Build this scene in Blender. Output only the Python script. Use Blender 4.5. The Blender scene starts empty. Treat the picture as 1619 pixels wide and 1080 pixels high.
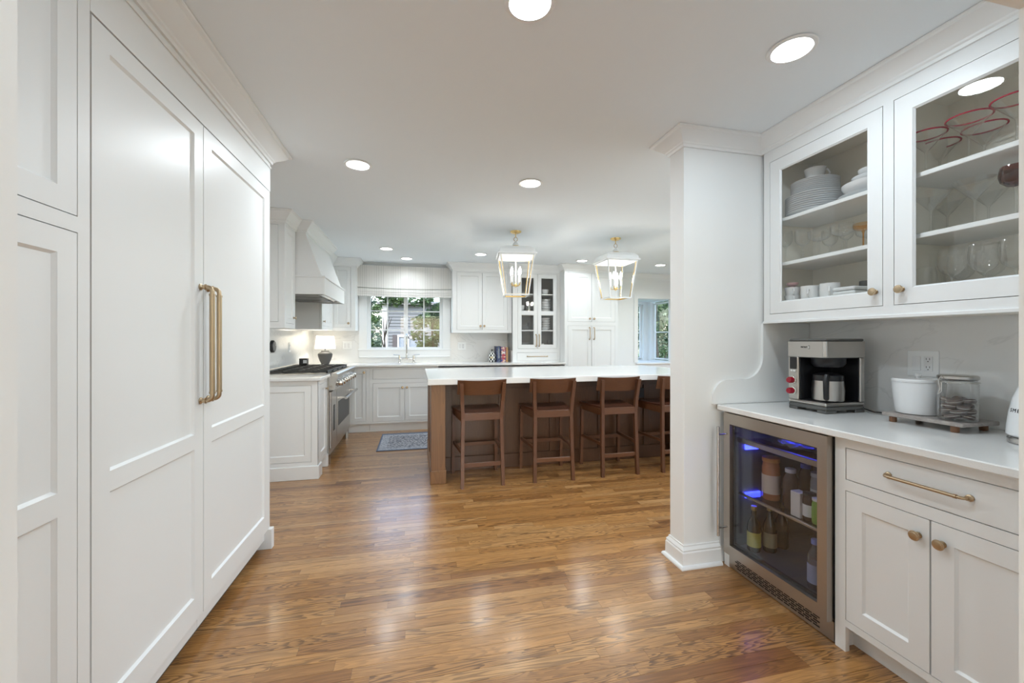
import bpy, bmesh, math, random
from mathutils import Vector, Matrix
rnd = random.Random(7)
PI = math.pi
sc = bpy.context.scene
COL = sc.collection
# ------------------------------------------------------------------ camera, world, exposure
HC = 2.47                      # ceiling height
FPX = 650.0
cam_d = bpy.data.cameras.new('camera'); cam = bpy.data.objects.new('camera', cam_d); COL.objects.link(cam)
cam_d.sensor_fit = 'HORIZONTAL'; cam_d.sensor_width = 36.0; cam_d.lens = 36.0 * FPX / 1619.0
cam_d.shift_y = -2.5 / 1619.0; cam_d.clip_start = 0.02; cam_d.clip_end = 200
cam.location = (0, 0, 1.29); cam.rotation_euler = (PI / 2, 0, -math.atan(150 / FPX))
sc.camera = cam
w = bpy.data.worlds.new('sky'); sc.world = w; w.use_nodes = True
wn = w.node_tree.nodes; wl = w.node_tree.links
sky = wn.new('ShaderNodeTexSky'); sky.sky_type = 'NISHITA'; sky.sun_disc = False
sky.sun_elevation = math.radians(48); sky.sun_rotation = math.radians(200); sky.air_density = 1.2; sky.dust_density = 2.5
wl.new(sky.outputs[0], wn['Background'].inputs[0]); wn['Background'].inputs[1].default_value = 0.85
sc.view_settings.view_transform = 'Standard'; sc.view_settings.look = 'None'
sc.view_settings.gamma = 1.0; sc.view_settings.use_curve_mapping = False
sc.view_settings.exposure = 0.43
sc.cycles.transparent_max_bounces = 16; sc.cycles.max_bounces = 8; sc.cycles.diffuse_bounces = 5; sc.cycles.glossy_bounces = 3; sc.cycles.adaptive_threshold = 0.045
sc.cycles.sample_clamp_indirect = 6.0; sc.cycles.caustics_reflective = False; sc.cycles.caustics_refractive = False
CAN_W = 5.0                    # watts of each recessed can

# ------------------------------------------------------------------ mesh builder
class MB:
    def __init__(s): s.v = []; s.f = []
    def add(s, vs, fs):
        n = len(s.v); s.v += [tuple(p) for p in vs]; s.f += [tuple(i + n for i in f) for f in fs]; return s
    def box(s, x0, x1, y0, y1, z0, z1, b=0.0):
        if x0 > x1: x0, x1 = x1, x0
        if y0 > y1: y0, y1 = y1, y0
        if z0 > z1: z0, z1 = z1, z0
        lo = (x0, y0, z0); hi = (x1, y1, z1)
        if b <= 0:
            vs = [(x, y, z) for x in (x0, x1) for y in (y0, y1) for z in (z0, z1)]
            return s.add(vs, [(0, 1, 3, 2), (4, 6, 7, 5), (0, 4, 5, 1), (2, 3, 7, 6), (0, 2, 6, 4), (1, 5, 7, 3)])
        b = min(b, (x1 - x0) * .49, (y1 - y0) * .49, (z1 - z0) * .49)
        idx = {}; vs = []
        for sx in (0, 1):
            for sy in (0, 1):
                for sz in (0, 1):
                    for ax in range(3):
                        sg = (sx, sy, sz)
                        p = [(hi[i] if sg[i] else lo[i]) + (0 if i == ax else (-b if sg[i] else b)) for i in range(3)]
                        idx[(sg, ax)] = len(vs); vs.append(p)
        fs = []
        for ax in range(3):
            o = [i for i in range(3) if i != ax]
            for sg in (0, 1):
                q = []
                for (p, r) in ((0, 0), (1, 0), (1, 1), (0, 1)):
                    k = [0, 0, 0]; k[ax] = sg; k[o[0]] = p; k[o[1]] = r; q.append(idx[(tuple(k), ax)])
                fs.append(tuple(q))
        for ax in range(3):          # edges running along ax
            o = [i for i in range(3) if i != ax]
            for p in (0, 1):
                for r in (0, 1):
                    k0 = [0, 0, 0]; k0[o[0]] = p; k0[o[1]] = r; k1 = list(k0); k1[ax] = 1
                    fs.append((idx[(tuple(k0), o[0])], idx[(tuple(k1), o[0])], idx[(tuple(k1), o[1])], idx[(tuple(k0), o[1])]))
        for sx in (0, 1):
            for sy in (0, 1):
                for sz in (0, 1): fs.append(tuple(idx[((sx, sy, sz), a)] for a in range(3)))
        return s.add(vs, fs)
    def lathe(s, prof, seg=24, c=(0, 0, 0), ax='z'):
        vs = []; fs = []; n = len(prof)
        for k in range(seg):
            a = 2 * PI * k / seg; ca, sa = math.cos(a), math.sin(a)
            for (r, h) in prof:
                p = (r * ca, r * sa, h)
                if ax == 'x': p = (h, r * ca, r * sa)
                elif ax == '-x': p = (-h, r * ca, r * sa)
                elif ax == '-y': p = (r * ca, -h, r * sa)
                elif ax == 'y': p = (r * ca, h, r * sa)
                vs.append((p[0] + c[0], p[1] + c[1], p[2] + c[2]))
        for k in range(seg):
            k2 = (k + 1) % seg
            for i in range(n - 1): fs.append((k * n + i, k2 * n + i, k2 * n + i + 1, k * n + i + 1))
        if prof[0][0] > 1e-6: fs.append(tuple(k * n for k in range(seg)))
        if prof[-1][0] > 1e-6: fs.append(tuple(k * n + n - 1 for k in range(seg)))
        return s.add(vs, fs)
    def olathe(s, prof, seg=24, c=(0, 0, 0)):       # lathe without end caps
        vs = []; fs = []; n = len(prof)
        for k in range(seg):
            a = 2 * PI * k / seg
            for (r, h) in prof: vs.append((r * math.cos(a) + c[0], r * math.sin(a) + c[1], h + c[2]))
        for k in range(seg):
            k2 = (k + 1) % seg
            for i in range(n - 1): fs.append((k * n + i, k2 * n + i, k2 * n + i + 1, k * n + i + 1))
        return s.add(vs, fs)
    def tube(s, pts, r, seg=8, closed=False):
        pts = [Vector(p) for p in pts]; n = len(pts); rs = r if isinstance(r, (list, tuple)) else [r] * n
        t0 = (pts[1] - pts[0]).normalized()
        up = Vector((0, 0, 1)) if abs(t0.z) < .9 else Vector((1, 0, 0))
        nx = t0.cross(up).normalized(); vs = []; fs = []
        for i, p in enumerate(pts):
            if closed: t = (pts[(i + 1) % n] - pts[i - 1]).normalized()
            elif i == 0: t = t0
            elif i == n - 1: t = (pts[-1] - pts[-2]).normalized()
            else: t = ((pts[i + 1] - p).normalized() + (p - pts[i - 1]).normalized()).normalized()
            nx = (nx - t * nx.dot(t)).normalized(); ny = t.cross(nx)
            for k in range(seg):
                a = 2 * PI * k / seg; vs.append(p + (nx * math.cos(a) + ny * math.sin(a)) * rs[i])
        m = n if closed else n - 1
        for i in range(m):
            j = (i + 1) % n
            for k in range(seg): fs.append((i * seg + k, i * seg + (k + 1) % seg, j * seg + (k + 1) % seg, j * seg + k))
        if not closed: fs.append(tuple(range(seg))); fs.append(tuple((n - 1) * seg + k for k in range(seg)))
        return s.add(vs, fs)
    def bar(s, p, q, wx, wy, b=0):          # rectangular bar between two points, section wx (x) by wy (y) roughly
        p = Vector(p); q = Vector(q)
        t = (q - p).normalized(); ref = Vector((0, 1, 0)) if abs(t.y) < .8 else Vector((0, 0, 1))
        nx = ref.cross(t).normalized(); ny = t.cross(nx)
        vs = []
        for e in (p, q):
            for a, c in ((-1, -1), (1, -1), (1, 1), (-1, 1)): vs.append(e + nx * a * wx / 2 + ny * c * wy / 2)
        return s.add(vs, [(0, 1, 2, 3), (4, 5, 6, 7)] + [(i, (i + 1) % 4, 4 + (i + 1) % 4, 4 + i) for i in range(4)])
    def prism(s, poly, ax, lo, hi):         # polygon in the two other axes (cyclic order), extruded along ax
        n = len(poly); vs = []
        for h in (lo, hi):
            for (a, b) in poly:
                vs.append({'x': (h, a, b), 'y': (a, h, b), 'z': (a, b, h)}[ax])
        return s.add(vs, [tuple(range(n)), tuple(range(n, 2 * n))] + [(i, (i + 1) % n, n + (i + 1) % n, n + i) for i in range(n)])
    def sweep(s, path, prof, closed=False): # path: xy points, profile: (out, z); out = to the right of travel
        P = [Vector((p[0], p[1])) for p in path]; n = len(P); m = len(prof); vs = []; fs = []
        for i in range(n):
            def nrm(a, b): d = (b - a).normalized(); return Vector((d.y, -d.x))
            if closed: n1 = nrm(P[i - 1], P[i]); n2 = nrm(P[i], P[(i + 1) % n])
            else:
                n1 = nrm(P[i - 1], P[i]) if i > 0 else nrm(P[0], P[1])
                n2 = nrm(P[i], P[i + 1]) if i < n - 1 else n1
            mm = (n1 + n2); mm = mm / max(1e-6, (1 + n1.dot(n2)))
            for (o, z) in prof: q = P[i] + mm * o; vs.append((q.x, q.y, z))
        for i in range(n if closed else n - 1):
            j = (i + 1) % n
            for k in range(m): fs.append((i * m + k, i * m + (k + 1) % m, j * m + (k + 1) % m, j * m + k))
        if not closed: fs.append(tuple(range(m))); fs.append(tuple((n - 1) * m + k for k in range(m)))
        return s.add(vs, fs)
    def move(s, d): s.v = [(p[0] + d[0], p[1] + d[1], p[2] + d[2]) for p in s.v]; return s
    def rotz(s, a, c=(0, 0)):
        ca, sa = math.cos(a), math.sin(a)
        s.v = [(c[0] + (p[0] - c[0]) * ca - (p[1] - c[1]) * sa, c[1] + (p[0] - c[0]) * sa + (p[1] - c[1]) * ca, p[2]) for p in s.v]; return s

def mesh_of(mb, name, org=(0, 0, 0), smooth=None, fix=True):
    me = bpy.data.meshes.new(name)
    me.from_pydata([(p[0] - org[0], p[1] - org[1], p[2] - org[2]) for p in mb.v], [], mb.f)
    if fix:
        bm = bmesh.new(); bm.from_mesh(me); bmesh.ops.recalc_face_normals(bm, faces=bm.faces); bm.to_mesh(me); bm.free()
    if smooth:
        for p in me.polygons: p.use_smooth = True
        me.set_sharp_from_angle(angle=math.radians(smooth))
    me.update(); return me
def world_org(o):
    v = Vector((0, 0, 0))
    while o is not None: v = v + Vector(o.location); o = o.parent
    return v
def obj(name, mb, mat, parent=None, smooth=None, fix=True):
    org = world_org(parent) if parent else Vector((0, 0, 0))
    me = mesh_of(mb, name, org, smooth, fix); me.materials.append(mat)
    o = bpy.data.objects.new(name, me); COL.objects.link(o); o.parent = parent; return o
def tag(o, label, cat, group=None):
    o['label'] = label; o['category'] = cat
    if group: o['group'] = group
    return o
def thing(name, label, cat, loc=(0, 0, 0), rz=0, group=None):
    o = bpy.data.objects.new(name, None); COL.objects.link(o); o.location = loc; o.rotation_euler = (0, 0, rz); o.empty_display_size = .05
    return tag(o, label, cat, group)
def solo(name, mb, mat, label, cat, group=None, smooth=None, base=None):   # a thing that is one mesh, origin at its base
    xs = [p[0] for p in mb.v]; ys = [p[1] for p in mb.v]; zs = [p[2] for p in mb.v]
    org = base or ((min(xs) + max(xs)) / 2, (min(ys) + max(ys)) / 2, min(zs))
    me = mesh_of(mb, name, org, smooth); me.materials.append(mat)
    o = bpy.data.objects.new(name, me); COL.objects.link(o); o.location = org
    return tag(o, label, cat, group)
def struct(name, mb, mat, smooth=None, label=None):
    o = obj(name, mb, mat, None, smooth); o['kind'] = 'structure'
    if label: o['label'] = label
    return o
def inst(name, me, loc, label=None, cat=None, group=None, parent=None, rz=0, scale=None):
    o = bpy.data.objects.new(name, me); COL.objects.link(o); o.location = loc; o.rotation_euler = (0, 0, rz); o.parent = parent
    if scale: o.scale = scale
    if label: tag(o, label, cat, group)
    return o
def copy_tree(o, parent=None):
    c = o.copy(); COL.objects.link(c); c.parent = parent
    for ch in list(o.children): copy_tree(ch, c)
    return c

# ------------------------------------------------------------------ materials
def mat(name, col=(.8, .8, .8), rough=.5, metal=0.0, **kw):
    m = bpy.data.materials.new(name); m.use_nodes = True; b = m.node_tree.nodes['Principled BSDF']
    b.inputs['Base Color'].default_value = (*col, 1); b.inputs['Roughness'].default_value = rough; b.inputs['Metallic'].default_value = metal
    for k, v in kw.items():
        k = {'emit': 'Emission Color', 'es': 'Emission Strength', 'coat': 'Coat Weight', 'coatr': 'Coat Roughness', 'spec': 'Specular IOR Level', 'sub': 'Subsurface Weight', 'aniso': 'Anisotropic'}[k]
        b.inputs[k].default_value = (*v, 1) if k == 'Emission Color' else v
    return m
class NT:
    def __init__(s, m): s.t = m.node_tree; s.n = s.t.nodes; s.l = s.t.links; s.b = s.n.get('Principled BSDF')
    def new(s, ty, **kw):
        x = s.n.new(ty)
        for k, v in kw.items(): setattr(x, k, v)
        return x
    def link(s, a, b): s.l.new(a, b)
    def ramp(s, fac, stops):
        r = s.new('ShaderNodeValToRGB'); e = r.color_ramp.elements
        while len(e) < len(stops): e.new(.5)
        for i, (p, c) in enumerate(stops): e[i].position = p; e[i].color = (*c, 1)
        s.link(fac, r.inputs[0]); return r.outputs[0]
    def rampv(s, fac, stops): return s.ramp(fac, [(p, (v, v, v)) for p, v in stops])
    def mapping(s, vec, scale=(1, 1, 1), loc=(0, 0, 0), rot=(0, 0, 0)):
        m = s.new('ShaderNodeMapping'); m.inputs['Scale'].default_value = scale; m.inputs['Location'].default_value = loc; m.inputs['Rotation'].default_value = rot
        s.link(vec, m.inputs[0]); return m.outputs[0]
    def noise(s, vec, scale=5, detail=2, rough=.5, dist=0):
        m = s.new('ShaderNodeTexNoise'); m.inputs['Scale'].default_value = scale; m.inputs['Detail'].default_value = detail
        m.inputs['Roughness'].default_value = rough; m.inputs['Distortion'].default_value = dist; s.link(vec, m.inputs['Vector']); return m.outputs[0]
    def math(s, op, a, b=None, c=None):
        m = s.new('ShaderNodeMath', operation=op)
        for i, v in enumerate((a, b, c)):
            if v is None: continue
            if isinstance(v, (int, float)): m.inputs[i].default_value = v
            else: s.link(v, m.inputs[i])
        return m.outputs[0]
    def mix(s, fac, a, b, blend='MIX'):
        m = s.new('ShaderNodeMix', data_type='RGBA', blend_type=blend)
        for sock, v in ((m.inputs[0], fac), (m.inputs[6], a), (m.inputs[7], b)):
            if isinstance(v, (int, float)): sock.default_value = v
            elif isinstance(v, tuple): sock.default_value = (*v, 1)
            else: s.link(v, sock)
        return m.outputs[2]
    def bump(s, h, strength=.2, dist=.01):
        m = s.new('ShaderNodeBump'); m.inputs['Strength'].default_value = strength; m.inputs['Distance'].default_value = dist
        s.link(h, m.inputs['Height']); s.link(m.outputs[0], s.b.inputs['Normal'])
    def pos(s): return s.new('ShaderNodeNewGeometry').outputs['Position']
    def obj(s): return s.new('ShaderNodeTexCoord').outputs['Object']
def wood(name, tones, grain, sx, sy, rough=.35, axis='x', rings=28, pores=.5, coat=0.0, ringmix=.5, use_obj=False, vary=False):
    m = mat(name, rough=rough); t = NT(m)
    p = t.obj() if use_obj else t.pos()
    oi = t.new('ShaderNodeObjectInfo').outputs['Random']; isl = t.new('ShaderNodeNewGeometry').outputs['Random Per Island']
    rv = t.math('FRACT', t.math('ADD', t.math('MULTIPLY', oi, 7.31), t.math('MULTIPLY', isl, 3.77)))
    off = t.new('ShaderNodeCombineXYZ'); t.link(t.math('MULTIPLY', rv, 91.0), off.inputs[0]); t.link(t.math('MULTIPLY', rv, 53.0), off.inputs[1]); t.link(t.math('MULTIPLY', rv, 37.0), off.inputs[2])
    va = t.new('ShaderNodeVectorMath', operation='ADD'); t.link(p, va.inputs[0]); t.link(off.outputs[0], va.inputs[1]); v = va.outputs[0]
    S = {'x': (sx, sy, sy), 'y': (sy, sx, sy), 'z': (sy, sy, sx)}[axis]
    n1 = t.noise(t.mapping(v, S), 1.0, 3.5 if vary else 1.5, .42 if vary else .45, .25)
    rv2 = t.math('FRACT', t.math('MULTIPLY', rv, 17.3)); rv3 = t.math('FRACT', t.math('MULTIPLY', rv, 29.7))
    rg = t.math('FRACT', t.math('MULTIPLY', n1, t.math('ADD', rings * .7, t.math('MULTIPLY', rv2, rings * 1.2)) if vary else rings))
    line = NT.rampv(t, rg, [(0, 0), (.40, .05), (.72, .95), (.93, 1), (1, 0)]) if vary else t.math('POWER', rg, 2.0)
    S2 = tuple(a * k for a, k in zip(S, {'x': (4, 26, 26), 'y': (26, 4, 26), 'z': (26, 26, 4)}[axis]))
    fine = t.noise(t.mapping(v, S2), 1.0, 3, .6)
    finec = t.ramp(fine, [(.35, (0, 0, 0)), (.62, (1, 1, 1))])
    base = t.ramp(rv, tones)
    soft = t.noise(t.mapping(v, tuple(a * .7 for a in S)), 1.3, 2)
    base2 = t.mix(t.math('MULTIPLY', soft, .5), base, grain)
    g = t.math('MULTIPLY', line, t.math('ADD', .35, t.math('MULTIPLY', finec, .65)))
    if vary: g = t.math('MULTIPLY', g, t.math('ADD', .25, t.math('MULTIPLY', rv3, .75)))
    c = t.mix(t.math('MULTIPLY', g, ringmix), base2, grain)
    c = t.mix(t.math('MULTIPLY', t.math('SUBTRACT', 1.0, finec), pores * .35), c, grain)
    t.link(c, t.b.inputs['Base Color']); t.bump(t.math('ADD', g, t.math('MULTIPLY', t.noise(t.mapping(p, (3, 12, 1)), 1.0, 1), 6.0)) if vary else g, -.06, .002)
    if coat: t.b.inputs['Coat Weight'].default_value = coat; t.b.inputs['Coat Roughness'].default_value = .18
    return m
M = {}
M['white'] = mat('white_cabinet_paint', (.855, .868, .868), .38)
M['wall'] = mat('wall_paint', (.86, .87, .866), .6)
M['ceil'] = mat('ceiling_paint', (.84, .888, .92), .85)
M['trim'] = mat('trim_paint', (.86, .875, .875), .3)
M['beige'] = mat('cabinet_interior', (.92, .885, .79), .5)
M['grey_in'] = mat('grey_cabinet_interior', (.36, .36, .355), .5)
M['brass'] = mat('champagne_brass', (.50, .385, .255), .33, 1.0)
M['gold'] = mat('lantern_gold', (.80, .58, .25), .25, 1.0)
M['steel'] = mat('stainless', (.56, .55, .53), .27, 1.0)
M['bsteel'] = mat('warm_stainless', (.43, .385, .34), .34, 1.0)
M['chrome'] = mat('polished_nickel', (.62, .60, .57), .12, 1.0)
M['black'] = mat('black_plastic', (.012, .012, .014), .35)
M['iron'] = mat('cast_iron', (.018, .018, .018), .5)
M['dgrey'] = mat('dark_grey_plastic', (.11, .11, .105), .45)
M['porc'] = mat('white_porcelain', (.80, .81, .82), .12)
M['red'] = mat('red_knob', (.33, .008, .025), .25)
M['walnut'] = wood('walnut_veneer', [(0, (.25, .118, .044)), (.5, (.29, .140, .052)), (1, (.32, .156, .058))], (.10, .042, .015), .9, 9, .36, 'z', 16, .6)
M['walnut_shaded'] = wood('walnut_veneer_shaded', [(0, (.105, .046, .020)), (.5, (.125, .056, .024)), (1, (.14, .064, .028))], (.05, .02, .009), .9, 9, .36, 'z', 16, .6)  # same walnut, darkened: shade under the island overhang put into the colour
M['walnut_x'] = wood('walnut_worked_across', [(0, (.14, .055, .024)), (1, (.19, .078, .033))], (.07, .028, .014), 1.6, 16, .34, 'x', 12, .6, use_obj=True)
M['walnut_z'] = wood('walnut_worked_upright', [(0, (.13, .052, .024)), (1, (.18, .075, .034))], (.07, .028, .014), 1.6, 16, .34, 'z', 12, .6, use_obj=True)
M['seat'] = mat('seat_brown', (.10, .036, .02), .3)
M['oak'] = wood('oak_floor', [(0, (.36, .150, .040)), (.2, (.55, .258, .076)), (.75, (.69, .345, .110)), (1, (.80, .445, .175))], (.05, .015, .003), 1.5, 15, .36, 'x', 15, 1.1, coat=.75, ringmix=.95, vary=True)
M['sub'] = mat('subfloor', (.10, .05, .025), .8)
M['kraft'] = mat('acacia_foot', (.21, .10, .05), .5)
M['label_w'] = mat('white_label', (.75, .75, .75), .5)
M['stem'] = mat('trunk_bark', (.035, .027, .02), .9)
M['stone_grey'] = mat('grey_ceramic', (.055, .055, .055), .6)
M['lens'] = mat('lamp_lens', (1, 1, 1), .5, emit=(1, .97, .92), es=12)
M['bulb'] = mat('candle_bulb', (1, 1, 1), .5, emit=(1, .93, .82), es=80)
M['blue_led'] = mat('blue_led', (.1, .1, .9), .4, emit=(.03, .045, 1), es=7)
def emissive_shade():
    m = mat('lamp_shade', (.85, .84, .80), .8); t = NT(m)
    tr = t.new('ShaderNodeBsdfTranslucent'); tr.inputs[0].default_value = (.9, .88, .83, 1); mx = t.new('ShaderNodeMixShader'); mx.inputs[0].default_value = .6
    t.link(t.b.outputs[0], mx.inputs[1]); t.link(tr.outputs[0], mx.inputs[2]); t.link(mx.outputs[0], t.n['Material Output'].inputs[0]); return m
M['shade'] = emissive_shade()
def thin_glass(name, tint=(1, 1, 1), rough=.0, refl=1.0, edge=0.0, base=.04):
    m = bpy.data.materials.new(name); m.use_nodes = True; t = NT(m); t.n.remove(t.b)
    tr = t.new('ShaderNodeBsdfTransparent'); tr.inputs[0].default_value = (*tint, 1)
    gl = t.new('ShaderNodeBsdfGlossy'); gl.inputs['Roughness'].default_value = rough; gl.inputs[0].default_value = (1, 1, 1, 1)
    lw = t.new('ShaderNodeLayerWeight'); lw.inputs[0].default_value = .5
    fac = t.math('MINIMUM', t.math('ADD', base, t.math('MULTIPLY', t.math('POWER', lw.outputs['Facing'], 4.0 if not edge else 2.0), refl)), .95)
    mx = t.new('ShaderNodeMixShader'); t.link(fac, mx.inputs[0]); t.link(tr.outputs[0], mx.inputs[1]); t.link(gl.outputs[0], mx.inputs[2])
    if edge:
        tc = t.mix(t.math('POWER', lw.outputs['Facing'], 2.5), tint, tuple(c * .62 for c in tint)); t.link(tc, tr.inputs[0])
    out = mx.outputs[0]
    t.link(out, t.n['Material Output'].inputs[0]); return m
M['pane'] = thin_glass('window_pane', (.99, .99, .99), 0, .5, base=.02)
M['cpane'] = thin_glass('cabinet_pane', (.99, .99, .985), 0, .5, base=.028)
M['fpane'] = thin_glass('cooler_pane', (.87, .88, .90), 0, .6, base=.035)
M['crystal'] = thin_glass('clear_glassware', (.97, .972, .965), .05, .75, edge=1, base=.07)
M['amber'] = thin_glass('amber_glassware', (.98, .70, .38), .02, .6, edge=1, base=.03)
M['redglass'] = thin_glass('red_rim_glass', (.62, .03, .10), .03, .3, edge=1, base=.05)
M['plumglass'] = thin_glass('plum_glass', (.30, .07, .05), .03, .5, edge=1, base=.06)
def quartz():
    m = mat('white_quartz', (.82, .82, .81), .14); t = NT(m)
    n = t.noise(t.pos(), 260, 2); t.link(t.ramp(n, [(.3, (.80, .80, .79)), (.6, (.83, .83, .82))]), t.b.inputs['Base Color']); return m
M['quartz'] = quartz()
def marble(name, a, v, sc_=1.6, rough=.12, width=.04):
    m = mat(name, a, rough); t = NT(m); p = t.pos()
    n = t.noise(t.mapping(p, (1, 1, 1.7), rot=(.5, .3, .6)), sc_, 5, .6, .9)
    d = t.math('ABSOLUTE', t.math('SUBTRACT', n, .5)); k = t.ramp(d, [(0, (1, 1, 1)), (width, (0, 0, 0))])
    big = t.noise(p, sc_ * .8, 2)
    f = t.math('MULTIPLY', k, t.math('MULTIPLY', big, .9))
    t.link(t.mix(f, a, v), t.b.inputs['Base Color']); return m
M['marble'] = marble('marble_backsplash', (.80, .80, .79), (.60, .60, .59), 1.5, .1, .014)
M['tray'] = marble('tray_marble', (.46, .42, .39), (.16, .13, .12), 30, .3, .22)
def blind():
    m = mat('striped_linen', (.8, .78, .74), .9); t = NT(m); p = t.pos()
    sx = t.new('ShaderNodeSeparateXYZ'); t.link(p, sx.inputs[0])
    w1 = t.math('FRACT', t.math('MULTIPLY', sx.outputs[0], 40.0)); w2 = t.math('FRACT', t.math('MULTIPLY', sx.outputs[0], 4.1))
    s1 = t.math('LESS_THAN', w1, .26); s2 = t.math('GREATER_THAN', w2, .45)
    f = t.math('MULTIPLY', s1, t.math('ADD', .3, t.math('MULTIPLY', s2, .5)))
    t.link(t.mix(f, (.80, .785, .75), (.50, .485, .46)), t.b.inputs['Base Color']); return m
M['blind'] = blind()
def rug_mat():
    m = mat('rug_weave', (.5, .5, .55), .95); t = NT(m); p = t.pos()
    v = t.new('ShaderNodeTexVoronoi', feature='DISTANCE_TO_EDGE'); v.inputs['Scale'].default_value = 26; t.link(t.mapping(p, (1, 1, 1)), v.inputs['Vector'])
    k = t.ramp(v.outputs[0], [(.05, (.06, .065, .09)), (.14, (.50, .50, .53))])
    n = t.noise(p, 55, 3); c = t.mix(t.ramp(n, [(.42, (0, 0, 0)), (.6, (.8, .8, .8))]), k, (.27, .29, .34))
    sx = t.new('ShaderNodeSeparateXYZ'); t.link(p, sx.inputs[0])
    dx = t.math('SUBTRACT', sx.outputs[0], -.462); dy = t.math('SUBTRACT', sx.outputs[1], 4.965); dz = t.math('SUBTRACT', 5.80, sx.outputs[1])
    e = t.math('MINIMUM', dx, t.math('MINIMUM', dy, dz))
    c2 = t.mix(t.math('LESS_THAN', e, .11), c, t.mix(.6, k, (.42, .45, .52)))
    c3 = t.mix(t.math('LESS_THAN', e, .02), c2, (.13, .16, .23))
    t.link(c3, t.b.inputs['Base Color']); return m
M['rug'] = rug_mat()
def leaf_mat(name, a, b):
    m = mat(name, a, .6); t = NT(m); r = t.new('ShaderNodeNewGeometry').outputs['Random Per Island']
    c = t.ramp(r, [(0, a), (1, b)]); t.link(c, t.b.inputs['Base Color'])
    tr = t.new('ShaderNodeBsdfTranslucent'); t.link(c, tr.inputs[0]); mx = t.new('ShaderNodeMixShader'); mx.inputs[0].default_value = .35
    t.link(t.b.outputs[0], mx.inputs[1]); t.link(tr.outputs[0], mx.inputs[2]); t.link(mx.outputs[0], t.n['Material Output'].inputs[0]); return m
M['leaf1'] = leaf_mat('leaf_green', (.028, .065, .018), (.08, .145, .042))
M['leaf2'] = leaf_mat('leaf_deep', (.022, .055, .022), (.06, .115, .042))
M['leaf3'] = leaf_mat('leaf_bluish', (.06, .10, .065), (.15, .21, .15))
M['siding'] = mat('grey_siding', (.095, .11, .125), .7)
M['house_trim'] = mat('house_trim', (.34, .35, .37), .6)
M['lawn'] = mat('lawn', (.06, .10, .03), .95)
M['dark_pane'] = mat('house_pane', (.16, .20, .25), .1)
def checker():
    m = mat('checked_enamel', (.8, .8, .8), .2); t = NT(m)
    uv = t.obj(); s = t.new('ShaderNodeSeparateXYZ'); t.link(uv, s.inputs[0])
    a = t.math('MULTIPLY', t.math('ARCTAN2', s.outputs[1], s.outputs[0]), 7 / PI); z = t.math('MULTIPLY', s.outputs[2], 33.0)
    k = t.math('PINGPONG', t.math('ADD', t.math('FLOOR', a), t.math('FLOOR', z)), 1.0)
    t.link(t.mix(k, (.02, .02, .02), (.8, .8, .78)), t.b.inputs['Base Color']); return m
M['check'] = checker()
def book_mat(name, base, blots):
    m = mat(name, base, .5); t = NT(m); n = t.noise(t.obj(), 38, 1); c = t.ramp(n, [(.4, base)] + blots); t.link(c, t.b.inputs['Base Color']); return m
def brushed_steel():
    m = mat('brushed_steel', (.52, .50, .475), .3, 1.0); return m; t = NT(m)
    n = t.noise(t.mapping(t.pos(), (8, 8, 2500)), 1, 2); t.link(t.ramp(n, [(.3, (.27, .27, .27)), (.7, (.30, .30, .30))]), t.b.inputs['Roughness']); return m
M['bru'] = brushed_steel()
# ------------------------------------------------------------------ face helper: a = world coordinate along the face, b = height, c = outward
class Face:
    def __init__(s, kind, pos): s.k = kind; s.p = pos      # '+x': faces +X at x=pos (a = y) ; '-x' ; '-y': faces -Y at y=pos (a = x)
    def pt(s, a, b, c):
        if s.k == '+x': return (s.p + c, a, b)
        if s.k == '-x': return (s.p - c, a, b)
        if s.k == '-y': return (a, s.p - c, b)
        if s.k == '+y': return (a, s.p + c, b)
    def box(s, mb, a0, a1, b0, b1, c0, c1, bev=0):
        p = s.pt(a0, b0, c0); q = s.pt(a1, b1, c1); return mb.box(p[0], q[0], p[1], q[1], p[2], q[2], bev)
    @property
    def ax(s): return {'+x': 'x', '-x': '-x', '-y': '-y', '+y': 'y'}[s.k]
def grid(face, mb, a0, a1, b0, b1, holes, c0, c1):     # a slab with rectangular holes
    A = sorted({a0, a1, *[h[0] for h in holes], *[h[1] for h in holes]}); Bz = sorted({b0, b1, *[h[2] for h in holes], *[h[3] for h in holes]})
    for j in range(len(Bz) - 1):
        i = 0
        while i < len(A) - 1:
            def solid(i): 
                ca, cb = (A[i] + A[i + 1]) / 2, (Bz[j] + Bz[j + 1]) / 2
                return a0 < ca < a1 and b0 < cb < b1 and not any(h[0] < ca < h[1] and h[2] < cb < h[3] for h in holes)
            if solid(i):
                k = i
                while k + 1 < len(A) - 1 and solid(k + 1): k += 1
                face.box(mb, A[i], A[k + 1], Bz[j], Bz[j + 1], c0, c1); i = k + 1
            else: i += 1
    return mb
G = .0028    # reveal gap round an inset door
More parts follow.
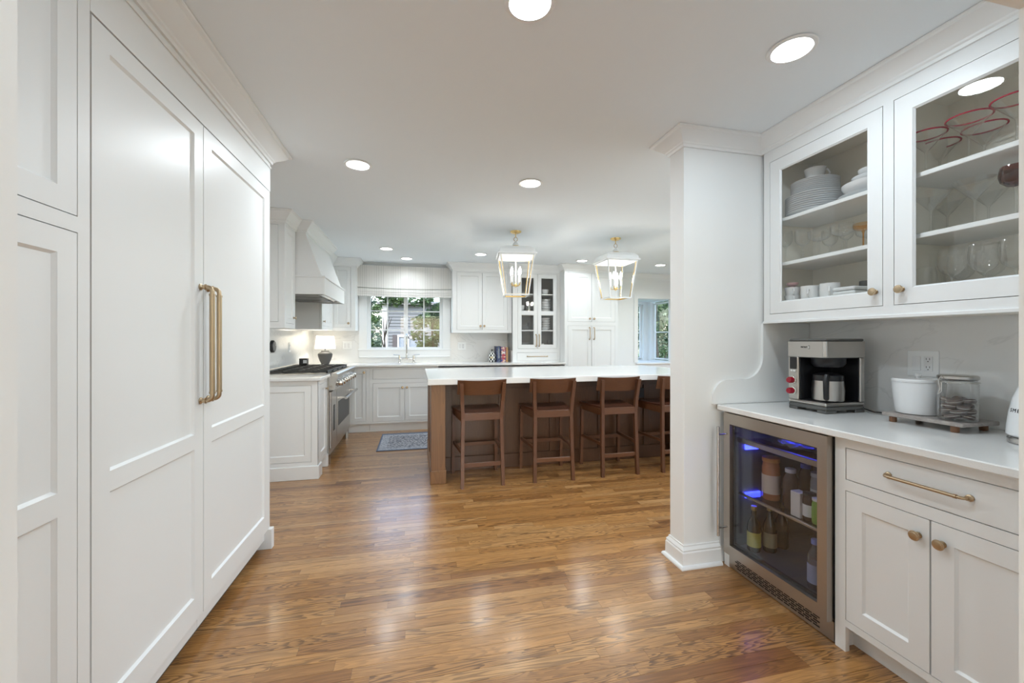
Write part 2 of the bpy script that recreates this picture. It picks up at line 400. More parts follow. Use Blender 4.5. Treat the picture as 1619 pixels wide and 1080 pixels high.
def door(parent, face, a0, a1, b0, b1, st=.062, rails=(), th=.02, rec=.009, m=None, name='door', pane=None, br=None, tr=None, panel=True):
    m = m or M['white']; a0 += G; a1 -= G; b0 += G; b1 -= G; br = br or st; tr = tr or st
    if not panel:
        mb = MB(); face.box(mb, a0, a1, b0, b1, -th, 0, .0015); return obj(name, mb, m, parent)
    rr = [(b0, b0 + br)] + list(rails) + [(b1 - tr, b1)]
    mb = grid(face, MB(), a0, a1, b0, b1, [(a0 + st, a1 - st, q[1], r[0]) for q, r in zip(rr[:-1], rr[1:])], -th, 0)
    # bevelled bead round each opening
    for (r0, r1) in zip(rr[:-1], rr[1:]):
        z0, z1 = r0[1], r1[0]; A0, A1 = a0 + st, a1 - st; k = .007
        for (pa, pb, dz) in (((A0, z0), (A1, z0), 1), ((A0, z1), (A1, z1), -1)):
            v = [face.pt(pa[0], pa[1], -.001), face.pt(pb[0], pb[1], -.001), face.pt(pb[0] - k, pb[1] + dz * k, -rec), face.pt(pa[0] + k, pa[1] + dz * k, -rec), face.pt(pa[0], pa[1], -rec), face.pt(pb[0], pb[1], -rec)]
            mb.add(v, [(0, 1, 2, 3), (0, 3, 4), (1, 5, 2), (3, 2, 5, 4), (0, 4, 5, 1)])
        for (A, s) in ((A0, 1), (A1, -1)):
            v = [face.pt(A, z0, -.001), face.pt(A, z1, -.001), face.pt(A + s * k, z1 - k, -rec), face.pt(A + s * k, z0 + k, -rec), face.pt(A, z0, -rec), face.pt(A, z1, -rec)]
            mb.add(v, [(0, 1, 2, 3), (0, 3, 4), (1, 5, 2), (3, 2, 5, 4), (0, 4, 5, 1)])
    d = obj(name, mb, m, parent)
    for (r0, r1) in zip(rr[:-1], rr[1:]):
        p = MB()
        if pane: face.box(p, a0 + st - .004, a1 - st + .004, r0[1] - .004, r1[0] + .004, -.013, -.010); obj('pane', p, pane, d)
        else: face.box(p, a0 + st - .004, a1 - st + .004, r0[1] - .004, r1[0] + .004, -th + .002, -rec); obj('panel', p, m, d)
    return d
def knob(parent, face, a, b, s=1.0, m=None):
    mb = MB(); p = face.pt(a, b, 0)
    pr = [(.011, 0), (.011, .002), (.006, .004), (.0055, .015), (.009, .018), (.0165, .0195), (.0175, .022), (.0165, .0245), (.012, .025), (.011, .0262), (.006, .0268), (0, .027)]
    mb.lathe([(r * s, h * s) for r, h in pr], 20, p, face.ax); return obj('knob', mb, m or M['brass'], parent, 40)
def pull(parent, face, a0, b0, a1, b1, off=.035, r=.006, m=None, foot=.011):
    mb = MB(); p0 = Vector(face.pt(a0, b0, 0)); p1 = Vector(face.pt(a1, b1, 0)); n = Vector(face.pt(0, 0, 1)) - Vector(face.pt(0, 0, 0))
    t = (p1 - p0).normalized(); k = min(off * .45, .03)
    for p, s in ((p0, 1), (p1, -1)):
        mb.lathe([(foot, 0), (foot, .004), (r * 1.3, .006), (r, .009), (r, .011)], 14, tuple(p), face.ax)
        mb.lathe([(r * 1.45, .4 * off), (r * 1.45, .4 * off + .004)], 14, tuple(p), face.ax)
    path = [p0 + n * .004, p0 + n * (off - k)]
    for i in range(1, 6): a = i / 6 * PI / 2; path.append(p0 + n * (off - k + k * math.sin(a)) + t * (k - k * math.cos(a)))
    path.append(p0 + n * off + t * k)
    q = [p1 + n * off - t * k]
    for i in range(5, 0, -1): a = i / 6 * PI / 2; q.append(p1 + n * (off - k + k * math.sin(a)) - t * (k - k * math.cos(a)))
    q += [p1 + n * (off - k), p1 + n * .004]
    mb.tube(path + q, r, 12)
    L = (p1 - p0).length
    for s in (k * 1.6, L - k * 1.6):
        c = p0 + n * off + t * s; mb.tube([c - t * .004, c + t * .004], r * 1.35, 12)
    c0 = p0 + n * off + t * (k * 1.7); c1 = p0 + n * off + t * (L - k * 1.7); mb.tube([c0, c1], r * 1.18, 12)
    return obj('handle', mb, m or M['brass'], parent, 40)

# ================================================================== SETTING
XL, YB, XR = -1.52, 6.65, 5.0          # kitchen left wall, back wall, right wall
XBAR = 2.34                            # wall behind the bar counter
OY0, OY1, OXL, OXR, OZ = .50, .64, -.487, 1.309, 2.028   # cased opening the camera looks through
struct('ceiling', MB().box(-2.8, 5.2, -3.8, 6.8, HC, HC + .1), M['ceil'])
struct('wall_left', MB().box(XL - .1, XL, OY1, 6.8, 0, HC), M['wall'])
struct('wall_back', grid(Face('-y', YB), MB(), XL - .1, XR + .1, 0, HC, [(-.75, .40, 1.14, 2.05), (3.836, 4.61, .88, 2.03)], -.15, 0), M['wall'])
struct('wall_right', grid(Face('-x', XR), MB(), 2.055, 6.8, 0, HC, [(2.9, 5.7, .30, 2.2)], -.1, 0), M['wall'])
struct('wall_divider', MB().box(1.475, XR, 2.055, 2.185, 0, HC, .002), M['wall'])
struct('wall_bar', MB().box(XBAR, XBAR + .1, OY1, 2.055, 0, HC), M['wall'])
wf = MB(); wf.box(-2.7, OXL, OY0, OY1, 0, HC); wf.box(OXR, 3.3, OY0, OY1, 0, HC); wf.box(OXL, OXR, OY0, OY1, OZ, HC); struct('wall_front', wf, M['wall'])
struct('wall_hall_left', MB().box(-2.8, -2.7, -3.7, OY0, 0, HC), M['wall'])
struct('wall_hall_right', MB().box(3.2, 3.3, -3.7, OY0, 0, HC), M['wall'])
struct('wall_hall_rear', grid(Face('+y', -3.7), MB(), -2.8, 3.3, 0, HC, [(-1.8, 2.4, .35, 2.25)], -.1, 0), M['wall'])
# bay beyond the wide opening in the back wall
bay = MB(); bay.box(3.70, 4.60, 7.40, 7.50, 0, .90); bay.box(3.70, 4.60, 7.40, 7.50, 2.0, 2.2); bay.box(3.70, 3.90, 7.40, 7.50, .9, 2.0); bay.box(4.40, 4.60, 7.40, 7.50, .9, 2.0)
bay.box(3.70, 3.80, 6.80, 7.40, 0, 2.2); bay.box(4.50, 4.60, 6.81, 7.40, 0, .879); bay.box(4.50, 4.60, 6.651, 7.40, .881, .90); bay.box(4.50, 4.60, 6.81, 7.40, 2.031, 2.2)
bay.box(4.50, 4.60, 7.31, 7.40, .9, 2.03); bay.box(4.50, 4.60, 6.651, 6.72, .9, 2.03); struct('wall_bay', bay, M['trim'])
struct('trim_bay_ceiling', MB().box(3.80, 4.50, 6.80, 7.40, 2.05, 2.1), M['ceil'])
struct('trim_bay_sill', MB().box(3.80, 4.50, 6.60, 7.40, .856, .8785, .004), M['trim'])
# floor: subfloor, single boards where they can be told apart, the rest as stuff
floor = struct('floor', MB().box(-2.8, 5.2, -3.8, 6.8, -.06, -.004), M['sub'])
PW = .0572
unit = MB().box(-.5, .5, -PW / 2 + .0006, PW / 2 - .0006, -.004, 0); plank_me = mesh_of(unit, 'plank'); plank_me.materials.append(M['oak'])
far = MB(); r0 = int(math.floor(-3.7 / PW)); r1 = int(math.ceil(6.66 / PW)); nplank = 0
for r in range(r0, r1):
    y = (r + .5) * PW
    lo, hi = (-1.60, 5.05) if y > .64 else (-2.75, 3.25)
    x = lo - rnd.random() * .8; vis = 1.14 < y < 3.55
    va, vb = (-.96, 1.80) if y < 2.2 else ((-.96, 2.55) if y < 2.85 else (-1.35, 2.75))
    while x < hi:
        L = rnd.choice([.28, .42, .55, .7, .85, 1.05, 1.3]) * rnd.uniform(.85, 1.15); a, b = max(x, lo), min(x + L, hi)
        if b - a > .02:
            if vis and b > va and a < vb and nplank < 296:
                inst('plank', plank_me, ((a + b) / 2, y, 0), parent=floor, scale=(b - a - .0008, 1, 1)); nplank += 1
            else: far.box(a + .0004, b - .0004, y - PW / 2 + .0006, y + PW / 2 - .0006, -.004, 0)
        x += L
o = obj('planks_beyond', far, M['oak'], floor); o['kind'] = 'stuff'

# crown mouldings and baseboards
def crown_prof(h, w):
    z = HC; return [(-.01, z - h), (.010, z - h), (.013, z - h * .86), (.020, z - h * .80), (.022, z - h * .72), (w * .45, z - h * .55), (w * .68, z - h * .34), (w * .82, z - h * .16), (w * .97, z - h * .12), (w, z - h * .06), (w, z - .001), (-.01, z - .001)]
struct('trim_1', MB().sweep([(-.89, OY1 + .002), (-.89, 2.83), (XL + .002, 2.83)], crown_prof(.088, .10)), M['trim'], 25)
struct('trim_2', MB().sweep([(XR - .01, 2.185), (1.475, 2.185), (1.475, 2.055), (2.0, 2.055), (2.0, OY1 + .002)], crown_prof(.085, .088)), M['trim'], 25)
struct('trim_3', MB().sweep([(XL, 2.95), (XL, 4.13), (-1.18, 4.13), (-1.18, 4.47), (-1.085, 4.47), (-1.085, 5.63), (-1.18, 5.63), (-1.18, 6.32), (-.871, 6.32), (-.871, YB), (.528, YB), (.528, 6.32), (1.455, 6.32), (1.455, 6.25), (2.236, 6.25), (2.236, 6.05), (3.142, 6.05), (3.142, YB), (XR, YB), (XR, 2.30)], crown_prof(.105, .085)), M['trim'], 25)
base_prof = [(-.005, 0), (.036, 0), (.036, .008), (.031, .016), (.020, .019), (.019, .085), (.014, .092), (.017, .100), (.012, .108), (.006, .116), (.006, .124), (-.005, .126)]
struct('baseboard_divider', MB().sweep([(XR, 2.185), (1.475, 2.185), (1.475, 2.055), (1.705, 2.055)], base_prof), M['trim'], 25)
struct('baseboard_back', MB().sweep([(3.142, YB), (XR, YB), (XR, 2.185)], base_prof), M['trim'], 25)

# windows
def window(name, face, sashes, b0, b1, cols, hb, oa0, oa1, depth=.15, label=None, casing=True, ca=None):
    fr = MB(); grid(face, fr, oa0, oa1, b0 - .026, b1 + .03, [(s0 - .03, s1 + .03, b0 - .02, b1 + .02) for s0, s1 in sashes], -.11, -.05)
    win = struct(name, fr, M['trim'], label=label)
    for (s0, s1) in sashes:
        mb = MB(); grid(face, mb, s0 - .0295, s1 + .0295, b0 - .0195, b1 + .0195, [(s0, s1, b0, b1)], -.095, -.06)
        sa = obj('sash', mb, M['trim'], win)
        xs = [s0 + (s1 - s0) * i / cols for i in range(cols + 1)]; zs = [b0] + list(hb) + [b1]
        for x in xs[1:-1]:
            m = MB(); face.box(m, x - .009, x + .009, b0, b1, -.088, -.066, .003); obj('muntin', m, M['trim'], sa)
        for z in hb:
            m = MB(); face.box(m, s0, s1, z - .009, z + .009, -.087, -.067, .003); obj('muntin', m, M['trim'], sa)
        for i in range(cols):
            for j in range(len(zs) - 1):
                m = MB(); face.box(m, xs[i], xs[i + 1], zs[j], zs[j + 1], -.079, -.076); obj('pane', m, M['pane'], sa)
    return win
W1 = window('window_1', Face('-y', YB), [(-.700, -.205), (-.142, .352)], 1.175, 2.02, 2, (1.446, 1.742), -.749, .399, label='white casement window with grilles above the sink')
cz = MB(); F = Face('-y', YB); grid(F, cz, -.865, .515, 1.04, 2.20, [(-.748, .398, 1.14, 2.06)], 0, .02); obj('casing', cz, M['trim'], W1)
cz = MB(); F.box(cz, -.88, .53, 1.125, 1.15, 0, .03, .004); F.box(cz, -.865, .515, 1.015, 1.04, 0, .028, .006); obj('sill', cz, M['trim'], W1)
W2 = window('window_2', Face('-y', 7.40), [(3.94, 4.36)], .94, 1.96, 1, (1.43,), 3.90, 4.40)
W3 = window('window_3', Face('-x', 4.50), [(6.765, 7.265)], .94, 1.98, 1, (1.44,), 6.72, 7.31)
cz = MB(); grid(Face('-y', YB), cz, 3.76, 4.575, .89, 2.10, [(3.836, 4.50, .80, 2.03)], 0, .018); obj('casing', cz, M['trim'], W2)
window('fill_window_right', Face('-x', XR), [(2.97, 4.25), (4.35, 5.63)], .36, 2.14, 1, (), 2.9, 5.7)  # unseen window, added so skylight raises the kitchen's ambient light
window('fill_window_rear', Face('+y', -3.7), [(-1.73, -.36), (-.27, .90), (.99, 2.33)], .41, 2.19, 1, (), -1.8, 2.4)  # unseen window, added to bring sky fill from behind the camera
# backsplash slabs
struct('trim_backsplash_bar', MB().box(XBAR - .006, XBAR, OY1, 2.036, .92, 1.41), M['marble'])
bs = MB(); bs.box(XL, XL + .006, 4.13, YB, .94, 1.76); struct('trim_backsplash_left', bs, M['marble'])
bs = MB(); bs.box(XL, -.866, YB - .006, YB, .94, 1.45); bs.box(-.866, .516, YB - .006, YB, .94, 1.014); bs.box(.516, 1.49, YB - .006, YB, .94, 1.45); struct('trim_backsplash_back', bs, M['marble'])

# ================================================================== LEFT TALL UNITS
FL = Face('+x', -.89); TOPD = 2.207; BOTD = .125
def tall(name, label, cat, y0, y1):
    t = thing(name, label, cat, (-1.2, (y0 + y1) / 2, 0)); return t
t = tall('pantry_cabinet', 'tall white panelled pantry cabinet nearest the opening', 'cabinet', .66, 1.383)
mb = MB(); grid(FL, mb, .645, 1.383, .105, 2.40, [(.70, 1.341, 1.621, 2.36), (.70, 1.341, .125, 1.579)], -.021, 0); obj('face_frame', mb, M['white'], t)
obj('body', MB().box(XL + .002, -.914, .645, 1.381, .10, 2.44), M['white'], t)
obj('toe_kick', MB().box(XL + .002, -.965, .645, 1.381, 0, .0995), M['white'], t)
door(t, FL, .70, 1.341, 1.621, 2.36); door(t, FL, .70, 1.341, .125, 1.579, rails=[(.839, .90)])
t = tall('freezer', 'narrow freezer behind tall white cabinet panel with brass bar handle', 'freezer', 1.387, 2.008)
obj('body', MB().box(XL + .002, -.914, 1.388, 2.008, .06, 2.20), M['white'], t)
d = door(t, FL, 1.387, 2.009, BOTD, TOPD, st=.07, rails=[(.839, .90)], br=.10, tr=.066)
pull(d, FL, 1.982, 1.034, 1.982, 1.513, .045, .0088, foot=.014)
obj('toe_kick', MB().box(XL + .002, -.955, 1.388, 2.008, 0, .059), M['dgrey'], t)
t = tall('refrigerator', 'wide refrigerator behind tall white cabinet panel at end of the run', 'refrigerator', 2.011, 2.80)
obj('body', MB().box(XL + .002, -.914, 2.011, 2.80, .06, 2.20), M['white'], t)
d = door(t, FL, 2.009, 2.80, BOTD, TOPD, st=.07, rails=[(.839, .90)], br=.10, tr=.066)
pull(d, FL, 2.044, 1.034, 2.044, 1.513, .045, .0088, foot=.014)
obj('toe_kick', MB().box(XL + .002, -.955, 2.011, 2.80, 0, .059), M['dgrey'], t)
t = thing('appliance_fascia', 'white fascia board above the freezer and refrigerator panels', 'fascia', (-.90, 2.1, 2.211))
mb = MB(); FL.box(mb, 1.3845, 2.828, 2.211, 2.44, -.021, 0); obj('board', mb, M['white'], t); mb = MB(); FL.box(mb, 1.3845, 2.832, 2.352, 2.364, 0, .006, .002); obj('bead', mb, M['white'], t)
t = thing('refrigerator_end_panel', 'white end panel with plinth block closing the refrigerator run', 'end panel', (-1.2, 2.815, 0))
obj('panel', MB().box(XL + .002, -.892, 2.803, 2.828, .125, 2.21, .002), M['white'], t)
mb = MB(); mb.box(XL + .002, -.956, 2.8025, 2.828, 0, .124); mb.box(-.955, -.873, 2.8025, 2.845, 0, .1245, .003); mb.box(XL + .002, -.956, 2.8285, 2.842, 0, .1245, .002); obj('plinth', mb, M['white'], t)

# ================================================================== BAR NOOK
FB = Face('-x', 1.725)
t = thing('base_cabinet', 'white base cabinet with one drawer over two doors beside the beverage cooler', 'cabinet', (2.03, 1.0, 0))
mb = MB(); grid(FB, mb, .645, 1.389, .105, .888, [(.77, 1.346, .713, .846), (.77, 1.346, .133, .669)], -.021, 0); FB.box(mb, 1.346, 1.389, 0, .105, -.021, 0); FB.box(mb, .645, .72, 0, .105, -.021, 0); obj('face_frame', mb, M['white'], t)
obj('body', MB().box(1.749, XBAR - .002, .645, 1.388, .10, .888), M['white'], t)
obj('toe_kick', MB().box(1.80, XBAR - .002, .645, 1.388, 0, .0995), M['white'], t)
mb = MB(); mb.box(1.727, 1.80, 1.371, 1.3885, 0, .10); obj('side_panel', mb, M['white'], t)
d = door(t, FB, .77, 1.346, .713, .846, panel=False, name='drawer'); pull(d, FB, 1.186, .784, .952, .784, .03, .0052)
d = door(t, FB, 1.0575, 1.346, .133, .669); knob(d, FB, 1.092, .601)
d = door(t, FB, .77, 1.0575, .133, .669); knob(d, FB, 1.023, .601)
tag_ = solo('bar_worktop', MB().box(1.675, XBAR - .007, .645, 2.034, .890, .92, .004), M['quartz'], 'white quartz worktop of the bar nook, carrying the coffee maker', 'worktop')
# wall cabinet with glass doors and scrolled side panel
FU = Face('-x', 2.0)
t = thing('glass_wall_cabinet', 'white wall cabinet with two glazed doors full of glassware and crockery', 'cabinet', (2.17, 1.35, 1.39))
mb = MB(); grid(FU, mb, .645, 2.036, 1.39, 2.42, [(.76, 1.356, 1.439, 2.322), (1.397, 1.994, 1.439, 2.322)], -.021, 0); FU.box(mb, .645, 2.036, 1.385, 1.40, -.003, .008, .002); obj('face_frame', mb, M['white'], t)
mb = MB(); X0, X1 = 2.0215, XBAR - .002
mb.box(X0, X1, .645, 2.035, 1.392, 1.492); mb.box(X0, X1, .645, 2.035, 2.345, 2.42); mb.box(X1 - .008, X1, .645, 2.035, 1.432, 2.345); mb.box(X0, X1, 2.012, 2.035, 1.432, 2.345); mb.box(X0, X1, .645, .70, 1.432, 2.345); mb.box(X0, X1, 1.364, 1.389, 1.432, 2.345)
obj('body', mb, M['beige'], t)
for z in (1.712, 1.965):
    for (ya, yb) in ((.702, 1.363), (1.390, 2.011)): obj('shelf', MB().box(2.03, X1 - .009, ya, yb, z, z + .02, .002), M['trim'], t)
d = door(t, FU, 1.397, 1.994, 1.439, 2.322, st=.062, pane=M['cpane']); knob(d, FU, 1.428, 1.505)
d = door(t, FU, .76, 1.356, 1.439, 2.322, st=.066, pane=M['cpane']); knob(d, FU, 1.325, 1.505)
# scroll: outline in (x, z)
def arc(cx, cz, r, a0, a1, n=10): return [(cx + r * math.cos(a0 + (a1 - a0) * i / n), cz + r * math.sin(a0 + (a1 - a0) * i / n)) for i in range(n + 1)]
out = [(1.995, 1.389)] + [(1.995, 1.19)] + arc(1.865, 1.19, .13, 0, -PI / 2)[1:] + arc(1.755, .96, .10, PI / 2, PI)[0:] + [(1.655, .921), (XBAR - .007, .921), (XBAR - .007, 1.389)]
obj('side_panel', MB().prism(out, 'y', 2.0365, 2.054), M['trim'], t)
# beverage cooler
t = thing('beverage_cooler', 'stainless beverage cooler with glass door under the bar counter', 'beverage cooler', (2.0, 1.70, 0))
FD = Face('-x', 1.69); y0, y1 = 1.396, 1.998
mb = MB(); mb.box(1.732, 2.31, y0 + .004, y0 + .03, .10, .884); mb.box(1.732, 2.31, y1 - .03, y1 - .004, .10, .884); mb.box(1.732, 2.31, y0 + .03, y1 - .03, .855, .884); mb.box(1.732, 2.31, y0 + .03, y1 - .03, .10, .135); mb.box(2.28, 2.31, y0 + .03, y1 - .03, .135, .855)
obj('body', mb, mat('cooler_liner', (.10, .107, .12), .4), t)
mb = MB(); grid(FD, mb, y0, y1, .094, .882, [(1.440, 1.952, .150, .822)], -.036, 0); dr = obj('door', mb, M['bsteel'], t)
mb = MB(); FD.box(mb, 1.436, 1.956, .146, .826, -.02, -.014); obj('pane', mb, M['fpane'], dr)
mb = MB(); grid(FD, mb, 1.4405, 1.9515, .1505, .8215, [(1.452, 1.94, .164, .812)], -.034, -.022); obj('gasket', mb, M['black'], dr)
mb = MB(); mb.tube([(1.632, 1.972, .20), (1.632, 1.972, .808)], .0078, 14)
for z in (.245, .765): mb.tube([(1.632, 1.972, z), (1.69, 1.972, z)], .0055, 10)
obj('handle', mb, M['steel'], dr, 40)
mb = MB(); FG = Face('-x', 1.728); FG.box(mb, y0, y1, .004, .088, -.02, 0); gr = obj('kick_plate', mb, M['bsteel'], t)
for r in range(6):
    mb = MB()
    for k in range(13):
        ya = 1.46 + k * .0375 + (.012 if r % 2 else 0); FG.box(mb, ya, ya + .031, .020 + r * .0105, .0265 + r * .0105, -.004, .0008)
    obj('vent_row', mb, M['black'], gr)
mb = MB(); FG.box(mb, y1 + .001, 2.036, 0, .888, -.03, 0); obj('filler', mb, M['white'], t)
for z in (.722, .425):
    sh = obj('shelf', MB().box(1.775, 2.27, 1.43, 1.966, z, z + .008), thin_glass('cooler_shelf_glass' + str(z), (.75, .77, .8), 0, .5, base=.05), t)
    obj('shelf_front', MB().box(1.752, 1.774, 1.43, 1.966, z - .006, z + .022, .002) if z > .5 else MB().box(1.760, 1.774, 1.43, 1.966, z - .002, z + .010, .001), M['bsteel'], sh)
for (ya, yb, xa, xb, z) in ((1.955, 1.966, 1.80, 1.90, .672), (1.955, 1.966, 1.80, 1.90, .400)):
    obj('blue_light', MB().box(xa, xb, ya, yb, z, z + .032, .002), M['blue_led'], t)
obj('blue_light', MB().box(1.78, 1.92, 1.60, 1.76, .848, .854, .001), M['blue_led'], t)
# ================================================================== RECESSED LIGHTS
ring_me = mesh_of(MB().lathe([(.070, -.0005), (.086, -.0005), (.090, -.004), (.086, -.008), (.073, -.008), (.070, -.004), (.070, -.0005)], 32), 'trim_ring', smooth=30); ring_me.materials.append(M['trim'])
lens_me = mesh_of(MB().lathe([(0, -.0008), (.070, -.0008), (.070, -.003), (0, -.003)], 32), 'lens'); lens_me.materials.append(M['lens'])
lampd = bpy.data.lights.new('recessed_lamp', 'AREA'); lampd.shape = 'DISK'; lampd.size = .138; lampd.energy = CAN_W; lampd.color = (.81, .918, 1.0)
def can(x, y, label, watts=None, spread=180):
    t = thing('recessed_light', label, 'ceiling light', (x, y, HC), 0, 'recessed ceiling lights')
    inst('trim_ring', ring_me, (0, 0, 0), parent=t); inst('lens', lens_me, (0, 0, 0), parent=t)
    ld = lampd
    if watts: ld = lampd.copy(); ld.energy = watts; ld.color = (.70, .87, 1.0) if y < 0 else (.765, .90, 1.0) if y < 2.5 else (.84, .93, 1.0); ld.spread = math.radians(spread)
    l = bpy.data.objects.new('recessed_lamp', ld); COL.objects.link(l); l.parent = t; l.location = (0, 0, -.0065)
for x, y, s in [(.384, 1.385, 'recessed light at the top edge of the photo, nearest the camera'), (1.479, 1.368, 'large recessed light in front of the bar wall cabinet'),
                (-.388, 2.925, 'recessed light just beyond the refrigerator'), (.83, 2.976, 'recessed light between refrigerator and white column, before the lanterns'),
                (-.386, 5.537, 'recessed light above the sink aisle, left of the pair near the blind'), (-.147, 6.14, 'small recessed light directly above the striped blind'),
                (.853, 5.61, 'recessed light before the double-door wall cabinet'), (2.386, 5.72, 'recessed light between the two lanterns near the pantry crown'), (3.73, 5.78, 'recessed light beside the column, nearest the bay window')]:
    can(x, y, s, CAN_W * (.6 if y > 5 else .85 if x > 1.4 else 1.35), 150 if y > 5 else 180)
for x, y in [(2.1, 2.95), (3.4, 2.95), (3.9, 4.4), (.4, -1.2), (.4, -2.8), (-1.3, -1.2), (2.0, -1.2)]:
    can(x, y, 'unseen recessed ceiling light added for fill', 9 if y < 0 else 11)  # extra cans out of view, added to raise the fill light

# ================================================================== ISLAND
t = thing('kitchen_island', 'walnut kitchen island with panelled knee wall behind the bar stools', 'island', (1.55, 4.4, 0))
IX0, IX1, IY0, IY1 = .122, 2.98, 3.735, 4.955
for x in (IX0, IX1 - .125): 
    p = obj('post', MB().box(x, x + .125, IY0, IY0 + .10, .116, .887, .002), M['walnut'], t)
    obj('plinth', MB().box(x - .008, x + .133, IY0 - .008, IY0 + .108, 0, .118, .003), M['walnut'], p)
KY = 4.07
obj('knee_wall', MB().box(IX0 + .02, IX1 - .02, KY + .014, KY + .03, .0, .887), M['walnut_shaded'], t)
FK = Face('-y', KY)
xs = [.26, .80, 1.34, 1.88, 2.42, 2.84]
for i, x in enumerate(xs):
    mb = MB(); FK.box(mb, x, x + .075 if i < 5 else x + .12, .14, .887, -.014, 0, .002); obj('stile', mb, M['walnut_shaded'], t)
mb = MB(); FK.box(mb, IX0 + .1, IX1 - .1, .80, .887, -.014, -.001, .002); obj('rail', mb, M['walnut_shaded'], t)
mb = MB(); FK.box(mb, IX0 + .1, IX1 - .1, 0, .14, -.014, .006, .003); obj('skirting', mb, M['walnut_shaded'], t)
for x0 in (IX0, IX1 - .022):
    e = MB(); s = 1 if x0 == IX0 else -1; e.box(x0 + s * .008, x0 + .022 - (0 if s > 0 else .008), IY0 + .1, IY1, 0, .887); sd = obj('end_panel', e, M['walnut'], t)
    for ya in (IY0 + .1, 4.38, IY1 - .07): obj('stile', MB().box(x0, x0 + .012 if s > 0 else x0 + .022, ya, ya + .07, .12, .887, .001), M['walnut'], sd)
    obj('skirting', MB().box(x0 - .006, x0 + .028, IY0 + .10, IY1, 0, .118, .002), M['walnut'], sd)
obj('back_panel', MB().box(IX0 + .022, IX1 - .022, IY1 - .02, IY1, 0, .887), M['walnut'], t)
ob = obj('outlet', MB().box(2.335, 2.425, KY - .005, KY + .0, .655, .765, .002), M['black'], t); ob['label'] = 'black outlet plate'
solo('island_worktop', MB().box(.092, 3.01, 3.70, 5.085, .888, .943, .004), M['quartz'], 'thick white quartz worktop on the walnut island', 'worktop')
# bar stools
def stool(loc, rz, label):
    t = thing('bar_stool', label, 'stool', loc, rz, 'walnut bar stools along the island')
    return t
def stool_parts(t):
    L = Vector(t.location)
    def O(name, mb, m, sm=None): return obj(name, mb.move(L), m, t, sm)
    for s in (-1, 1):
        # rear leg running up into the back post (rear = towards -y), a bent plank
        pts = [(-.215, 0), (-.195, .35), (-.188, .60), (-.200, .75), (-.232, .915)]
        poly = [(y - .016, z) for y, z in pts] + [(y + .016, z) for y, z in reversed(pts)]
        xa = s * .172
        vs = []; fs = []; n = len(poly)
        for dx in (-.015, .015):
            for (y, z) in poly: vs.append((xa + dx + s * (.010 * max(0, (.6 - z) / .6) + .018 * max(0, (z - .6) / .32)), y, z))
        fs = [tuple(range(n)), tuple(range(n, 2 * n))] + [(i, (i + 1) % n, n + (i + 1) % n, n + i) for i in range(n)]
        O('leg', MB().add(vs, fs), M['walnut_z'])
        O('leg', MB().bar((s * .212, .222, 0), (s * .205, .205, .60), .028, .028), M['walnut_z'])
        O('seat_rail', MB().bar((s * .176, -.185, .605), (s * .203, .205, .605), .022, .06), M['walnut_x'])
        O('stretcher', MB().bar((s * .180, -.19, .305), (s * .207, .21, .305), .018, .026), M['walnut_x'])
    O('seat_rail', MB().box(-.165, .165, -.202, -.178, .582, .645, .002), M['walnut_x'])
    O('seat_rail', MB().box(-.195, .195, .195, .218, .575, .632, .002), M['walnut_x'])
    O('stretcher', MB().box(-.168, .168, -.208, -.19, .175, .213, .002), M['walnut_x'])
    O('stretcher', MB().box(-.20, .20, .200, .222, .26, .295, .002), M['walnut_x'])
    # saddle seat
    vs = []; fs = []; NX, NY = 8, 6
    for k in (0, 1):
        for j in range(NY + 1):
            y = -.178 + .42 * j / NY
            hw = .165 + .06 * min(1, (j / NY) * 1.3)
            for i in range(NX + 1):
                u = -1 + 2 * i / NX; z = .652 - .012 * (1 - u * u) * (.4 + .6 * math.sin(PI * j / NY)) if k else .632
                vs.append((u * hw, y, z))
    N = (NX + 1) * (NY + 1)
    for j in range(NY):
        for i in range(NX):
            a = j * (NX + 1) + i; q = (a, a + 1, a + NX + 2, a + NX + 1); fs.append(q); fs.append(tuple(N + x for x in q))
    rim = [i for i in range(NX + 1)] + [j * (NX + 1) + NX for j in range(1, NY + 1)] + [NY * (NX + 1) + i for i in range(NX - 1, -1, -1)] + [j * (NX + 1) for j in range(NY - 1, 0, -1)]
    for a, b in zip(rim, rim[1:] + rim[:1]): fs.append((a, b, N + b, N + a))
    O('seat', MB().add(vs, fs), M['seat'], 35)
    # curved backrest, in front of the posts
    vs = []; fs = []; NB = 10
    for i in range(NB + 1):
        u = -1 + 2 * i / NB; x = u * .218; yb = -.231 + .055 * (u * u) ; th = .018
        for (z, ly) in ((.805, .012), (.935, -.024)):
            zz = z + (.006 if z < .9 else .004) * u * u
            vs += [(x, yb + ly - .0, zz), (x, yb + ly + th, zz)]
    for i in range(NB):
        a = i * 4; b = a + 4
        fs += [(a, b, b + 2, a + 2), (a + 1, a + 3, b + 3, b + 1), (a, a + 1, b + 1, b), (a + 2, b + 2, b + 3, a + 3)]
    fs += [(0, 2, 3, 1), (NB * 4, NB * 4 + 1, NB * 4 + 3, NB * 4 + 2)]
    O('backrest', MB().add(vs, fs), M['walnut_x'], 40)
st0 = stool((.556, 3.79, 0), 0, 'walnut bar stool nearest the island corner post'); stool_parts(st0)
for x, y, rz, s in [(1.222, 3.785, -.02, 'second walnut bar stool from the island corner post'), (1.878, 3.79, .015, 'third walnut bar stool from the island corner post'), (2.515, 3.785, 0, 'walnut bar stool half hidden by the white column')]:
    c = copy_tree(st0); c.location = (x, y, 0); c.rotation_euler = (0, 0, rz); c['label'] = s
st0.rotation_euler = (0, 0, .03)

